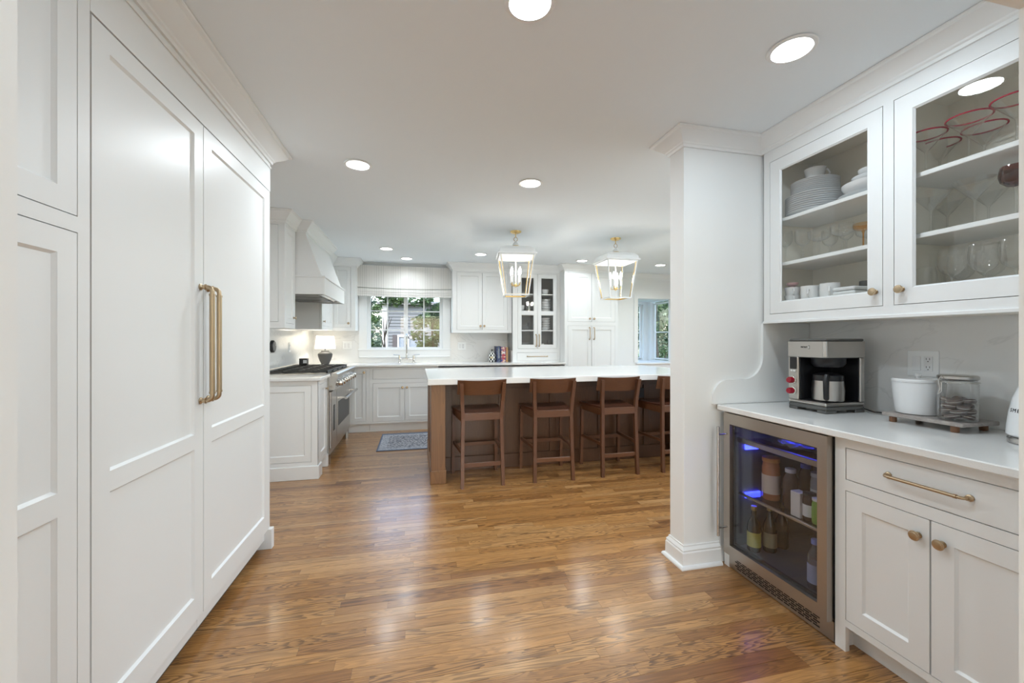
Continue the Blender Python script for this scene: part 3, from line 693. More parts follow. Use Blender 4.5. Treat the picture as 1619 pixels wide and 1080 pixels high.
# ================================================================== BACK RUN
FBk = Face('-y', 6.03)
t = thing('sink_cabinet', 'white sink base cabinet with two doors under the window', 'cabinet', (-.17, 6.3, 0))
mb = MB(); grid(FBk, mb, -.648, .30, .12, .908, [(-.604, .262, .738, .876), (-.604, .262, .145, .683)], -.021, 0); obj('face_frame', mb, M['white'], t)
obj('body', MB().box(-.647, .299, 6.054, 6.63, .12, .70), M['white'], t); obj('toe_kick', MB().box(-.647, .299, 6.075, 6.10, 0, .12), M['white'], t)
door(t, FBk, -.604, .262, .738, .876, panel=False, name='false_drawer')
d = door(t, FBk, -.604, -.171, .145, .683); knob(d, FBk, -.202, .618)
d = door(t, FBk, -.171, .262, .145, .683); knob(d, FBk, -.140, .618)
t = thing('corner_cabinet', 'narrow white base cabinet beside the range in the corner', 'cabinet', (-.77, 6.3, 0))
mb = MB(); grid(FBk, mb, -.93, -.649, .12, .908, [(-.884, -.693, .155, .866)], -.021, 0); obj('face_frame', mb, M['white'], t)
obj('body', MB().box(XL + .01, -.65, 6.054, 6.63, .12, .908), M['white'], t); obj('toe_kick', MB().box(-.93, -.65, 6.075, 6.10, 0, .12), M['white'], t)
d = door(t, FBk, -.884, -.693, .155, .866, st=.045); knob(d, FBk, -.718, .838)
t = thing('dishwasher_run', 'white base cabinets behind the island along the back wall', 'cabinet', (1.3, 6.3, 0))
mb = MB(); grid(FBk, mb, .301, 2.234, .12, .890, [(.94, 1.58, .14, .872), (.32, .92, .14, .872), (1.60, 2.20, .14, .872)], -.021, 0); obj('face_frame', mb, M['white'], t)
obj('body', MB().box(.302, 2.232, 6.054, 6.63, .12, .890), M['white'], t); obj('toe_kick', MB().box(.302, 2.232, 6.075, 6.10, 0, .12), M['white'], t)
door(t, FBk, .94, 1.58, .14, .872); door(t, FBk, .32, .92, .14, .872); door(t, FBk, 1.60, 2.20, .14, .872)
# worktop: an L behind the range and along the back wall
wt = MB(); wt.box(XL + .007, 2.234, 5.985, YB - .007, .912, .94, .003); wt.box(XL + .007, -.875, 5.80, 5.985, .912, .94); solo('corner_worktop', wt, M['quartz'], 'white quartz worktop along the back wall under the window', 'worktop')
# faucet
t = thing('bridge_faucet', 'polished nickel bridge faucet with tall gooseneck before the window', 'faucet', (-.155, 6.48, .94))
for s in (-1, 1):
    b = MB().lathe([(.026, .94), (.026, .945), (.017, .955), (.012, 1.0), (.014, 1.04), (.012, 1.055), (0, 1.057)], 16, (-.155 + s * .105, 6.48, 0)); q = obj('valve', b, M['chrome'], t, 40)
    obj('lever', MB().tube([(-.155 + s * .105, 6.48, 1.058), (-.155 + s * .195, 6.47, 1.064)], .006, 8), M['chrome'], q, 40)
obj('bridge', MB().tube([(-.26, 6.48, 1.0), (-.05, 6.48, 1.0)], .009, 10), M['chrome'], t, 40)
gp = [(-.155, 6.48, 1.0), (-.155, 6.48, 1.30)] + [(-.155, 6.48 - .075 + .075 * math.cos(a), 1.30 + .075 * math.sin(a)) for a in [PI * i / 8 for i in range(1, 9)]] + [(-.155, 6.33, 1.22)]
obj('spout', MB().tube(gp, .011, 12), M['chrome'], t, 40)
obj('collar', MB().lathe([(.011, 1.0), (.019, 1.005), (.019, 1.02), (.014, 1.035), (.016, 1.07), (.012, 1.08)], 16, (-.155, 6.48, 0)), M['chrome'], t, 40)
# upper cabinet pair right of the window
FU2 = Face('-y', 6.32)
def upper(name, label, face, a0, a1, b0, b1, doors, body, knobs, st=.055):
    c = [(body[0] + body[1]) / 2, (body[2] + body[3]) / 2, b0]
    t = thing(name, label, 'cabinet', c)
    mb = MB(); grid(face, mb, a0, a1, b0, 2.40, [(d[0], d[1], b0 + .045, b1) for d in doors], -.021, 0); obj('face_frame', mb, M['white'], t)
    obj('body', MB().box(*body, b0 + .002, 2.45), M['white'], t)
    for d, k in zip(doors, knobs):
        o = door(t, face, d[0], d[1], b0 + .045, b1, st=st)
        if k is not None: knob(o, face, k, b0 + .105)
    return t
upper('double_wall_cabinet', 'white two-door wall cabinet between the window and the glazed tower', FU2, .528, 1.453, 1.40, 2.335, [(.590, .985), (.985, 1.388)], (.529, 1.452, 6.344, 6.645), [.955, 1.015])
upper('corner_wall_cabinet', 'white single-door wall cabinet between hood and window', FU2, -1.178, -.871, 1.425, 2.345, [(-1.165, -.935)], (-1.178, -.872, 6.344, 6.645), [-.965], .045)
FUL = Face('+x', -1.18)
upper('wall_cabinet_beyond_hood', 'white wall cabinet tucked behind the range hood in the corner', FUL, 5.634, 6.318, 1.425, 2.345, [(5.68, 6.26)], (XL + .007, -1.204, 5.634, 6.318), [5.72], .05)
t = upper('wall_cabinet_before_hood', 'white wall cabinet beside the range hood, nearest the refrigerator', FUL, 4.13, 4.462, 1.40, 2.345, [(4.165, 4.43)], (XL + .007, -1.204, 4.148, 4.462), [4.405], .05)
FE = Face('-y', 4.13)
mb = MB(); grid(FE, mb, XL + .007, -1.2015, 1.40, 2.42, [(XL + .05, -1.232, 1.455, 2.345)], -.018, 0); obj('side_frame', mb, M['white'], t)
door(t, FE, XL + .05, -1.232, 1.455, 2.345, st=.0, name='side_panel', panel=False, th=.016)
# glazed tower
FT = Face('-y', 6.25)
t = thing('glazed_tower_cabinet', 'white glazed tower cabinet with bowls, standing on the back worktop', 'cabinet', (1.85, 6.45, .94))
gd = [(1.535, 1.858), (1.858, 2.182)]
mb = MB(); grid(FT, mb, 1.456, 2.234, .9405, 2.40, [(1.535, 2.182, 1.15, 2.335), (1.52, 2.197, .962, 1.092)], -.021, 0); obj('face_frame', mb, M['white'], t)
mb = MB(); ya, yb = 6.272, 6.64
mb.box(1.457, 1.50, ya, yb, 1.12, 2.36); mb.box(2.205, 2.233, ya, yb, 1.12, 2.36); mb.box(1.457, 2.233, yb - .01, yb, 1.12, 2.36); mb.box(1.50, 2.205, ya, yb - .01, 1.12, 1.145); mb.box(1.50, 2.205, ya, yb - .01, 2.34, 2.36); mb.box(1.845, 1.871, ya + .03, yb - .01, 1.145, 2.34)
obj('body', mb, M['grey_in'], t); obj('drawer_box', MB().box(1.457, 2.233, 6.274, yb, .9405, 1.118), M['white'], t)
for i, (a, b) in enumerate(gd):
    d = door(t, FT, a, b, 1.15, 2.335, st=.055, rails=[(1.685, 1.742)], pane=M['cpane'], tr=.06)
    x = 1.832 if i == 0 else 1.884; pull(d, FT, x, 1.19, x, 1.372, .028, .0055)
d = door(t, FT, 1.52, 2.197, .962, 1.092, panel=False, name='drawer'); pull(d, FT, 1.69, 1.03, 2.02, 1.03, .028, .0055)
for z in (1.43, 1.715, 2.005):
    for (a, b) in ((1.501, 1.844), (1.872, 2.204)): obj('shelf', MB().box(a, b, 6.285, yb - .011, z, z + .018, .002), M['trim'], t)
# pantry
FP = Face('-y', 6.05)
t = thing('pantry_tower', 'tall white double-door pantry cabinet to the right of the glazed tower', 'cabinet', (2.69, 6.35, 0))
mb = MB(); grid(FP, mb, 2.236, 3.142, .105, 2.42, [(2.29, 3.09, 1.575, 2.345), (2.29, 3.09, .125, 1.515)], -.021, 0); obj('face_frame', mb, M['white'], t)
obj('body', MB().box(2.237, 3.141, 6.074, 6.645, .10, 2.45), M['white'], t); obj('toe_kick', MB().box(2.237, 3.141, 6.10, 6.64, 0, .0995), M['white'], t)
for (a, b, k) in ((2.29, 2.69, 2.652), (2.69, 3.09, 2.728)):
    d = door(t, FP, a, b, 1.575, 2.345); knob(d, FP, k, 1.625)
    d = door(t, FP, a, b, .125, 1.515); pull(d, FP, k, 1.30, k, 1.485, .028, .0055)

# ================================================================== LEFT RUN, RANGE, HOOD
t = thing('end_base_cabinet', 'white base cabinet with panelled end beside the range', 'cabinet', (-1.2, 4.32, 0))
obj('body', MB().box(XL + .007, -.924, 4.150, 4.545, .12, .908), M['white'], t)
mb = MB(); grid(FE, mb, XL + .007, -.90, .12, .908, [(XL + .05, -.955, .16, .868)], -.019, 0); obj('end_frame', mb, M['white'], t)
door(t, FE, XL + .05, -.955, .16, .868, st=.055, name='end_panel', th=.018)
FEX = Face('+x', -.90)
mb = MB(); grid(FEX, mb, 4.131, 4.546, .12, .908, [(4.20, 4.50, .16, .868)], -.021, 0); obj('face_frame', mb, M['white'], t)
d = door(t, FEX, 4.20, 4.50, .16, .868, st=.05); knob(d, FEX, 4.47, .80)
mb = MB(); mb.box(XL + .007, -.888, 4.118, 4.26, 0, .122, .003); mb.box(XL + .007, -.96, 4.26, 4.546, 0, .12); mb.box(-.965, -.888, 4.50, 4.546, 0, .122, .003); obj('plinth', mb, M['white'], t)
solo('end_worktop', MB().box(XL + .007, -.868, 4.095, 4.548, .912, .94, .003), M['quartz'], 'short white quartz worktop beside the range, nearest the refrigerator', 'worktop')
# range
t = thing('range_cooker', 'wide stainless gas range with black grates and chunky knobs', 'range', (-1.2, 5.17, 0))
RY0, RY1 = 4.552, 5.775
obj('body', MB().box(XL + .03, -.885, RY0, RY1, .10, .915, .002), M['bru'], t)
obj('cooktop', MB().box(XL + .03, -.86, RY0, RY1, .915, .945, .003), M['bru'], t)
obj('back_guard', MB().box(XL + .008, XL + .05, RY0, RY1, .945, .985, .003), M['bru'], t)
obj('bullnose', MB().prism([(-.885, .945), (-.815, .945), (-.80, .935), (-.80, .91), (-.835, .77), (-.885, .77)], 'y', RY0, RY1), M['steel'], t)
FR = Face('+x', -.862)
def ovendoor(a0, a1, handle):
    mb = MB(); FR.box(mb, a0, a1, .165, .755, -.023, 0, .004); d = obj('oven_door', mb, M['bru'], t)
    mb = MB(); FR.box(mb, a0 + .09, a1 - .09, .33, .60, 0, .002); obj('oven_window', mb, M['black'], d)
    if handle:
        mb = MB(); mb.tube([(-.772, a0 + .03, .645), (-.772, a1 - .05, .645)], .015, 12)
        for y in (a0 + .09, a1 - .09): mb.box(-.862, -.772, y - .012, y + .012, .635, .655)
        obj('oven_handle', mb, M['steel'], d, 40)
ovendoor(RY0 + .01, 4.835, False); ovendoor(4.845, RY1 - .01, True)
obj('kick_plate', MB().box(-.96, -.955, RY0, RY1, .0, .16), M['bru'], t)
for y in (RY0 + .03, RY1 - .03): obj('foot', MB().lathe([(.02, 0), (.02, .10)], 12, (-.90, y, 0)), M['steel'], t, 40)
for y in (4.66, 4.80, 4.98, 5.12, 5.26, 5.46, 5.60):
    k = MB().lathe([(.040, 0), (.040, .008), (.031, .012), (.031, .052), (.027, .058), (0, .058)], 18, (-.822, y, .838), 'x'); q = obj('knob', k, M['chrome'], t, 35)
for i in range(4):
    ya = RY0 + .012 + i * .30; mb = MB(); yb_ = ya + .29; x0, x1 = XL + .06, -.90
    for a, b, c, e in ((x0, x1, ya, ya + .014), (x0, x1, yb_ - .014, yb_), (x0, x0 + .014, ya, yb_), (x1 - .014, x1, ya, yb_), (x0, x1, (ya + yb_) / 2 - .006, (ya + yb_) / 2 + .006), ((x0 + x1) / 2 - .006, (x0 + x1) / 2 + .006, ya, yb_), (x0 + .13, x0 + .142, ya, yb_), (x1 - .142, x1 - .13, ya, yb_)): mb.box(a, b, c, e, .955, .972)
    for a in (x0 + .007, x1 - .007):
        for c in (ya + .007, yb_ - .007): mb.box(a - .007, a + .007, c - .007, c + .007, .945, .956)
    obj('grate', mb, M['iron'], t)
    for x in (x0 + .15, x1 - .15): obj('burner', MB().lathe([(.05, .945), (.05, .952), (.035, .956), (.035, .962), (0, .963)], 20, (x, (ya + yb_) / 2, 0)), M['iron'], t, 40)
# hood
t = thing('range_hood', 'white tapered range hood with crown, above the gas range', 'hood', (-1.25, 5.05, 1.74))
HY0, HY1 = 4.468, 5.632
obj('shroud', MB().prism([(XL + .007, 1.925), (-.935, 1.925), (-1.085, 2.345), (-1.085, 2.44), (XL + .007, 2.44)], 'y', HY0 + .006, HY1 - .006), M['white'], t)
mb = MB(); mb.box(XL + .007, -.912, HY0, HY0 + .02, 1.75, 1.925); mb.box(XL + .007, -.912, HY1 - .02, HY1, 1.75, 1.925); mb.box(-.932, -.912, HY0 + .02, HY1 - .02, 1.75, 1.925); mb.box(XL + .007, -.932, HY0 + .02, HY1 - .02, 1.90, 1.925); obj('skirt', mb, M['white'], t)
mb = MB(); mb.box(XL + .007, -.902, HY0 - .008, HY1 + .008, 1.918, 1.938, .004); obj('ledge', mb, M['white'], t)
obj('liner', MB().box(XL + .02, -.935, HY0 + .021, HY1 - .021, 1.765, 1.80), M['steel'], t)
for i in range(3):
    ya = HY0 + .08 + i * .34; q = obj('filter', MB().box(XL + .10, -1.02, ya, ya + .31, 1.757, 1.766), M['dgrey'], t)
for y in (HY0 + .16, HY1 - .16): obj('hood_lamp', MB().lathe([(.03, 1.756), (.03, 1.765)], 16, (-.975, y, 0)), M['chrome'], t)
# under-cabinet strips
for nm, (x, y, sx, sy) in {'a': (-1.36, 4.30, .10, .28), 'b': (-1.36, 5.95, .10, .5)}.items():
    ld = bpy.data.lights.new('under_cabinet_strip', 'AREA'); ld.shape = 'RECTANGLE'; ld.size = sx; ld.size_y = sy; ld.energy = .9; ld.color = (1, .88, .70)
    lo = bpy.data.objects.new('under_cabinet_strip', ld); COL.objects.link(lo); lo.location = (x, y, 1.395 if nm == 'a' else 1.42)
# ================================================================== SMALL THINGS OF THE KITCHEN
t = thing('table_lamp', 'small table lamp with grey ribbed base and lit white shade', 'lamp', (-1.275, 6.30, .94))
prof = [(.045, .94), (.05, .945), (.075, 1.0), (.092, 1.05), (.097, 1.085), (.09, 1.10), (.062, 1.118), (.052, 1.122)]
obj('base', MB().lathe(prof, 32, (-1.275, 6.30, 0)), M['stone_grey'], t, 40); obj('collar', MB().lathe([(.052, 1.122), (.052, 1.138), (.02, 1.14), (.008, 1.142), (.008, 1.20)], 24, (-1.275, 6.30, 0)), M['dgrey'], t, 40)
obj('shade', MB().olathe([(.135, 1.165), (.115, 1.345)], 36, (-1.275, 6.30, 0)), M['shade'], t, 60)
obj('bulb', MB().lathe([(0, 1.20), (.02, 1.21), (.028, 1.24), (.02, 1.265), (0, 1.275)], 12, (-1.275, 6.30, 0)), M['bulb'], t, 60)
ld = bpy.data.lights.new('table_lamp_light', 'POINT'); ld.energy = 1.6; ld.color = (1, .88, .70); ld.shadow_soft_size = .04
lo = bpy.data.objects.new('table_lamp_light', ld); COL.objects.link(lo); lo.location = (-1.275, 6.30, 1.285)
# black caddy with white label behind the cooktop, wall clock edge
t = thing('black_box', 'small black box with white label standing at the back of the cooktop', 'box', (-1.40, 5.70, .972))
obj('box_body', MB().box(-1.452, -1.36, 5.66, 5.74, .973, 1.055, .003), M['black'], t); obj('paper_label', MB().box(-1.405, -1.362, 5.6585, 5.6598, .995, 1.035), M['label_w'], t)
t = thing('wall_clock', 'small dark round wall ornament half hidden by the refrigerator', 'wall ornament', (XL + .007, 4.85, 1.155))
obj('disc', MB().lathe([(.066, 0), (.066, .02), (.055, .03), (0, .03)], 28, (XL + .007, 4.85, 1.22), 'x'), M['black'], t, 40)
obj('dial', MB().lathe([(.012, .03), (.012, .034), (0, .034)], 12, (XL + .007, 4.872, 1.235), 'x'), M['steel'], t)
# checked jar and cookbooks
t = thing('checked_jar', 'black and white checked lidded jar beside the cookbooks', 'jar', (1.155, 6.42, .94))
obj('jar_body', MB().lathe([(.045, 0), (.055, .01), (.06, .05), (.058, .10), (.05, .125)], 28).move((1.155, 6.42, .94)), M['check'], t, 40)
l = obj('lid', MB().lathe([(.052, .125), (.05, .135), (.03, .16), (.01, .167), (0, .168)], 28).move((1.155, 6.42, .94)), M['check'], t, 40)
obj('finial', MB().lathe([(.006, .166), (.006, .178), (.012, .184), (.012, .196), (0, .203)], 14).move((1.155, 6.42, .94)), M['black'], l, 40)
obj('tag', MB().box(1.115, 1.165, 6.353, 6.358, 1.0, 1.025, .001), mat('cream_tag', (.55, .47, .28), .5), t)
bm1 = book_mat('navy_cover', (.02, .03, .07), [(.62, (.05, .07, .20)), (.72, (.15, .18, .12))]); bm2 = book_mat('collage_cover', (.08, .12, .38), [(.5, (.42, .04, .06)), (.6, (.7, .55, .45))]); bm3 = mat('tan_cover', (.48, .27, .12), .5); pg = mat('book_pages', (.70, .67, .60), .8)
for nm, x0, x1, z1, m_, lab in (('a', 1.22, 1.283, 1.19, bm1, 'dark navy cookbook standing beside the checked jar'), ('b', 1.293, 1.365, 1.182, bm2, 'blue and red cookbook between navy and tan ones'), ('c', 1.369, 1.402, 1.172, bm3, 'thin tan cookbook at the end of the row')):
    t = thing('cookbook', lab, 'book', ((x0 + x1) / 2, 6.45, .94), 0, 'cookbooks on the back worktop')
    mb = MB(); mb.box(x0, x0 + .003, 6.36, 6.56, .94, z1); mb.box(x1 - .003, x1, 6.36, 6.56, .94, z1); mb.box(x0, x1, 6.357, 6.361, .94, z1); obj('cover', mb, m_, t)
    obj('pages', MB().box(x0 + .0035, x1 - .0035, 6.362, 6.555, .944, z1 - .004), pg, t)
    if nm == 'b':
        for z in (.985, 1.03, 1.075): obj('spine_mark', MB().box(x0 + .016, x1 - .010, 6.3555, 6.3568, z, z + .03), mat('spine_red' + str(z), (.5, .06, .07) if z < 1.06 else (.75, .7, .68), .5), t)
    if nm == 'a': obj('spine_mark', MB().box(x0 + .02, x0 + .045, 6.3555, 6.3568, 1.0, 1.15), mat('spine_grey', (.25, .27, .30), .5), t)
# electrical plates
def plate(name, label, face, a, b, w=.075, h=.118, n=1, kind='switch'):
    p = face.pt(a, b, 0); t = thing(name, label, 'electrical plate', p)
    mb = MB(); face.box(mb, a - w / 2, a + w / 2, b - h / 2, b + h / 2, .0002, .005, .002); obj('plate', mb, M['trim'], t)
    for i in range(n):
        c = a + (i - (n - 1) / 2) * .046
        mb = MB(); face.box(mb, c - .017, c + .017, b - .034, b + .034, .005, .008, .001); q = obj('rocker' if (kind[i] if isinstance(kind, list) else kind) == 'switch' else 'socket', mb, M['porc'], t)
        if (kind[i] if isinstance(kind, list) else kind) == 'socket':
            for z in (-.019, .019):
                mb = MB()
                for dx in (-.0065, .0065): face.box(mb, c + dx - .0012, c + dx + .0012, b + z - .001, b + z + .008, .008, .0083)
                face.box(mb, c - .0025, c + .0025, b + z - .010, b + z - .006, .008, .0083); obj('slots', mb, M['black'], q)
Fw = Face('-y', YB - .006)
plate('switch_plate', 'white double switch plate between lamp and window', Fw, -1.035, 1.205, .13, .12, 2)
plate('switch_plate', 'white outlet plate right of the window, below the wall cabinet', Fw, .70, 1.19, .13, .12, 2, ['switch', 'socket'])
plate('switch_plate', 'white outlet on the left backsplash beside the lamp', Face('+x', XL + .006), 5.48, 1.2, .075, .118, 1, 'socket')
# roman blind
t = thing('roman_blind', 'striped linen roman blind hanging over the sink window', 'blind', (-.18, 6.52, 2.4))
def blind_mesh(prof_fn, NX=24):
    vs = []; fs = []; m = None
    for i in range(NX + 1):
        u = i / NX; x = -.90 + 1.445 * u; pr = prof_fn(u); m = len(pr)
        for (y, z) in pr: vs.append((x, y, z))
    for i in range(NX):
        for k in range(m): fs.append((i * m + k, i * m + (k + 1) % m, (i + 1) * m + (k + 1) % m, (i + 1) * m + k))
    fs.append(tuple(range(m))); fs.append(tuple(NX * m + k for k in range(m))); return MB().add(vs, fs)
sag = lambda u: .018 * math.sin(PI * u)
obj('panel', blind_mesh(lambda u: [(6.53, 2.418), (6.522, 2.418), (6.515, 2.09 - sag(u)), (6.535, 2.08 - sag(u))]), M['blind'], t, 40)
for k, (z0, z1, y) in enumerate(((2.075, 2.02, 6.512), (2.045, 1.985, 6.518), (2.01, 1.952, 6.524))):
    obj('fold', blind_mesh(lambda u: [(y, z0 - sag(u)), (y - .008, z0 - .006 - sag(u)), (y - .006, z1 + .006 - sag(u) * .6), (y + .004, z1 - sag(u) * .6), (y + .010, z0 - sag(u))]), M['blind'], t, 40)
obj('headrail', MB().box(-.898, .543, 6.531, 6.648, 2.40, 2.418), M['trim'], t)
for x in (-.900, .538): obj('return', MB().box(x, x + .006, 6.532, 6.645, 1.97, 2.398), M['blind'], t)
# rug
rg = MB().box(-.462, .40, 4.965, 5.86, .001, .009, .003); solo('rug', rg, M['rug'], 'small faded grey and blue patterned rug in front of the sink', 'rug')

# ================================================================== LANTERNS
def lantern(loc, rz, label):
    t = thing('lantern_pendant', label, 'pendant light', loc, rz, 'lantern pendants over the island'); x, y, z = loc
    def O(n, mb, m, sm=None, par=None): return obj(n, mb.move((x, y, 0)), m, par or t, sm)
    O('canopy', MB().lathe([(0, HC - .022), (.035, HC - .022), (.058, HC - .012), (.062, HC - .001), (0, HC - .001)], 28), M['gold'], 40)
    O('rod', MB().tube([(0, 0, HC - .02), (0, 0, HC - .065)], .005, 8), M['gold'], 40)
    O('ring', MB().tube([(.020 * math.cos(a), 0, HC - .085 + .022 * math.sin(a)) for a in [2 * PI * i / 18 for i in range(18)]], .0035, 8, True), M['brass'], 40)
    zt = 2.195
    O('finial', MB().lathe([(0, 2.365), (.012, 2.362), (.014, 2.352), (.028, 2.338), (.034, 2.325), (.034, 2.315), (.04, 2.31), (.04, 2.298), (.03, 2.29), (0, 2.288)], 22), M['white'], 40)
    O('finial_band', MB().lathe([(.035, 2.3145), (.0415, 2.3105), (.0415, 2.3045), (.035, 2.301)], 22), M['gold'], 40)
    # domed square roof
    vs = []; fs = []; lv = [(.205, zt), (.205, zt + .012), (.193, zt + .018), (.185, zt + .05), (.16, zt + .078), (.11, zt + .095), (.03, zt + .10)]
    for (h, zz) in lv: vs += [(-h, -h, zz), (h, -h, zz), (h, h, zz), (-h, h, zz)]
    for i in range(len(lv) - 1):
        for k in range(4): fs.append((i * 4 + k, i * 4 + (k + 1) % 4, i * 4 + 4 + (k + 1) % 4, i * 4 + 4 + k))
    fs += [(0, 1, 2, 3), tuple(4 * (len(lv) - 1) + k for k in range(4))]; O('roof', MB().add(vs, fs), M['white'])
    tw, bw, zb = .178, .125, 1.765
    for sx in (-1, 1):
        for sy in (-1, 1):
            p = O('post', MB().bar((sx * tw, sy * tw, zt), (sx * bw, sy * bw, zb + .01), .012, .012), M['white'])
            O('post_inlay', MB().bar((sx * (tw - .007), sy * (tw - .007), zt), (sx * (bw - .007), sy * (bw - .007), zb + .01), .009, .009), M['gold'], None, p)
    for (h, z0, m_, n) in ((bw + .007, zb, M['white'], 'bottom_rail'), (bw - .001, zb + .002, M['gold'], 'bottom_inlay'), (tw + .008, zt - .014, M['white'], 'top_rail')):
        mb = MB(); w_ = .016
        for a, b, c, e in ((-h, h, -h, -h + w_), (-h, h, h - w_, h), (-h, -h + w_, -h + w_, h - w_), (h - w_, h, -h + w_, h - w_)): mb.box(a, b, c, e, z0, z0 + .014)
        O(n, mb, m_)
    O('stem', MB().tube([(0, 0, zt), (0, 0, 1.90)], .0065, 10), M['white'], 40)
    O('hub', MB().lathe([(0, 1.862), (.010, 1.868), (.022, 1.885), (.014, 1.90), (.008, 1.91)], 16), M['gold'], 40)
    for k in range(4):
        a = PI / 4 + k * PI / 2; cx, cy = .062 * math.cos(a), .062 * math.sin(a)
        O('arm', MB().tube([(0, 0, 1.885), (cx * .5, cy * .5, 1.878), (cx * .9, cy * .9, 1.885), (cx, cy, 1.91)], .004, 8), M['gold'], 40)
        c = O('candle', MB().lathe([(.016, 1.910), (.018, 1.916), (.010, 1.918), (.010, 1.995), (0, 1.995)], 14, (cx, cy, 0)), M['white'], 40)
        O('bulb', MB().lathe([(.005, 1.995), (.011, 2.012), (.0125, 2.03), (.008, 2.055), (.002, 2.075), (0, 2.078)], 10, (cx, cy, 0)), M['bulb'], 60, c)
lantern((1.045, 4.35, HC), -.13, 'white and gold lantern nearer the window, seen square on')
lantern((2.25, 4.39, HC), -.02, 'white and gold lantern beside the pantry, turned corner on')

# ================================================================== BAR COUNTER THINGS
def text_mb(txt, size, depth, fn, bold=False, sp=1.0):      # lettering as thin solid shapes; fn maps (along, up, out) to world
    cu = bpy.data.curves.new('lettering', 'FONT'); cu.body = txt; cu.size = size; cu.extrude = depth; cu.align_x = 'CENTER'; cu.align_y = 'CENTER'; cu.space_character = sp
    if bold: cu.offset = size * .015
    o = bpy.data.objects.new('lettering', cu); COL.objects.link(o); dg = bpy.context.evaluated_depsgraph_get(); me = o.evaluated_get(dg).to_mesh()
    mb = MB().add([fn(v.co.x, v.co.y, v.co.z) for v in me.vertices], [tuple(p.vertices) for p in me.polygons])
    o.evaluated_get(dg).to_mesh_clear(); bpy.data.objects.remove(o); bpy.data.curves.remove(cu); return mb
CT = .92
# coffee maker: front faces -x, near side faces -y
t = thing('coffee_maker', 'stainless drip coffee maker with two red knobs on the bar counter', 'coffee maker', (2.10, 1.745, CT))
cx0, cx1, cy0, cy1 = 1.978, 2.228, 1.640, 1.852
mb = MB()
for a, b, c, e in ((cx0 + .002, cx0 + .07, cy0, cy0 + .05), (cx1 - .06, cx1, cy0, cy0 + .05), (cx0 + .004, cx0 + .07, cy1 - .05, cy1), (cx1 - .06, cx1, cy1 - .05, cy1)): mb.box(a, b, c, e, CT, CT + .016, .003)
mb.box(cx0, cx1, cy0, cy1, CT + .014, CT + .034, .006); obj('base', mb, M['dgrey'], t)
obj('tray', MB().box(cx0, cx1, cy0, cy1, CT + .034, CT + .052, .006), M['bru'], t)
obj('control_column', MB().box(cx0, cx1 - .012, cy1 - .060, cy1, CT + .052, 1.2005, .004), M['bru'], t)
obj('rear_wall', MB().box(cx1 - .030, cx1, cy0, cy1 - .060, CT + .052, 1.2005, .004), M['bru'], t)
mb = MB(); mb.box(cx0 + .012, cx1 - .030, cy1 - .064, cy1 - .060, CT + .052, 1.20); mb.box(cx1 - .036, cx1 - .030, cy0 + .006, cy1 - .060, CT + .052, 1.20); mb.box(cx0 + .012, cx1 - .036, cy0 + .008, cy1 - .064, CT + .052, CT + .055); mb.box(cx0 + .012, cx1 - .036, cy0 + .008, cy1 - .064, 1.196, 1.2002)
mb.lathe([(.06, 1.15), (.075, 1.17), (.075, 1.196)], 24, (2.085, 1.715, 0)); obj('brew_bay', mb, M['black'], t, 40)
mb = MB(); mb.prism([(cx0, cy1), (cx1, cy1), (cx1, cy0)] + [(cx0 + .02 - .02 * math.sin(a), cy0 + .02 - .02 * math.cos(a)) for a in [PI / 2 * i / 8 for i in range(9)]], 'z', 1.2005, 1.282); hd = obj('brew_head', mb, M['bru'], t, 40)
mb = MB(); mb.tube([(cx0 + .008, cy0 + .008, 1.205), (cx0 + .008, cy0 + .008, 1.281)], .0125, 14); obj('corner_bead', mb, M['chrome'], hd, 40)
obj('lid', MB().box(cx0 + .002, cx1 - .002, cy0 + .002, cy1 - .002, 1.282, 1.296, .005), M['dgrey'], t)
FC = Face('-x', cx0)
mb = MB(); FC.box(mb, cy1 - .0515, cy1 - .012, 1.135, 1.197, 0, .003, .001); dp = obj('display', mb, M['black'], t)
mb = MB(); FC.box(mb, cy1 - .051, cy1 - .0125, 1.117, 1.1345, 0, .0025, .001); bt = obj('button_strip', mb, M['steel'], t)
for k in (-.008, .008): mb = MB(); FC.box(mb, cy1 - .032 + k - .006, cy1 - .032 + k + .006, 1.121, 1.130, .0025, .0035); obj('button', mb, M['label_w'], bt)
for z in (1.075, 1.018):
    d = obj('dial_ring', MB().lathe([(.0215, 0), (.0215, .006), (.017, .009), (0, .009)], 24, (cx0, cy1 - .032, z), '-x'), M['chrome'], t, 40)
    obj('knob', MB().lathe([(.0165, .008), (.0165, .028), (.014, .033), (0, .033)], 24, (cx0, cy1 - .032, z), '-x'), M['red'], d, 40)
mb = text_mb('WOLF', .013, .0006, lambda a, b, c: (cx0 - .0006 + c * -1, 1.758 - a, 1.252 + b), True); obj('lettering', mb, M['black'], hd)
mb = MB(); FC.box(mb, 1.726, 1.734, 1.243, 1.261, 0, .001); obj('emblem', mb, M['dgrey'], hd); mb = MB(); FC.box(mb, 1.7275, 1.7325, 1.2455, 1.2585, .001, .0014); obj('emblem_mark', mb, M['label_w'], hd)
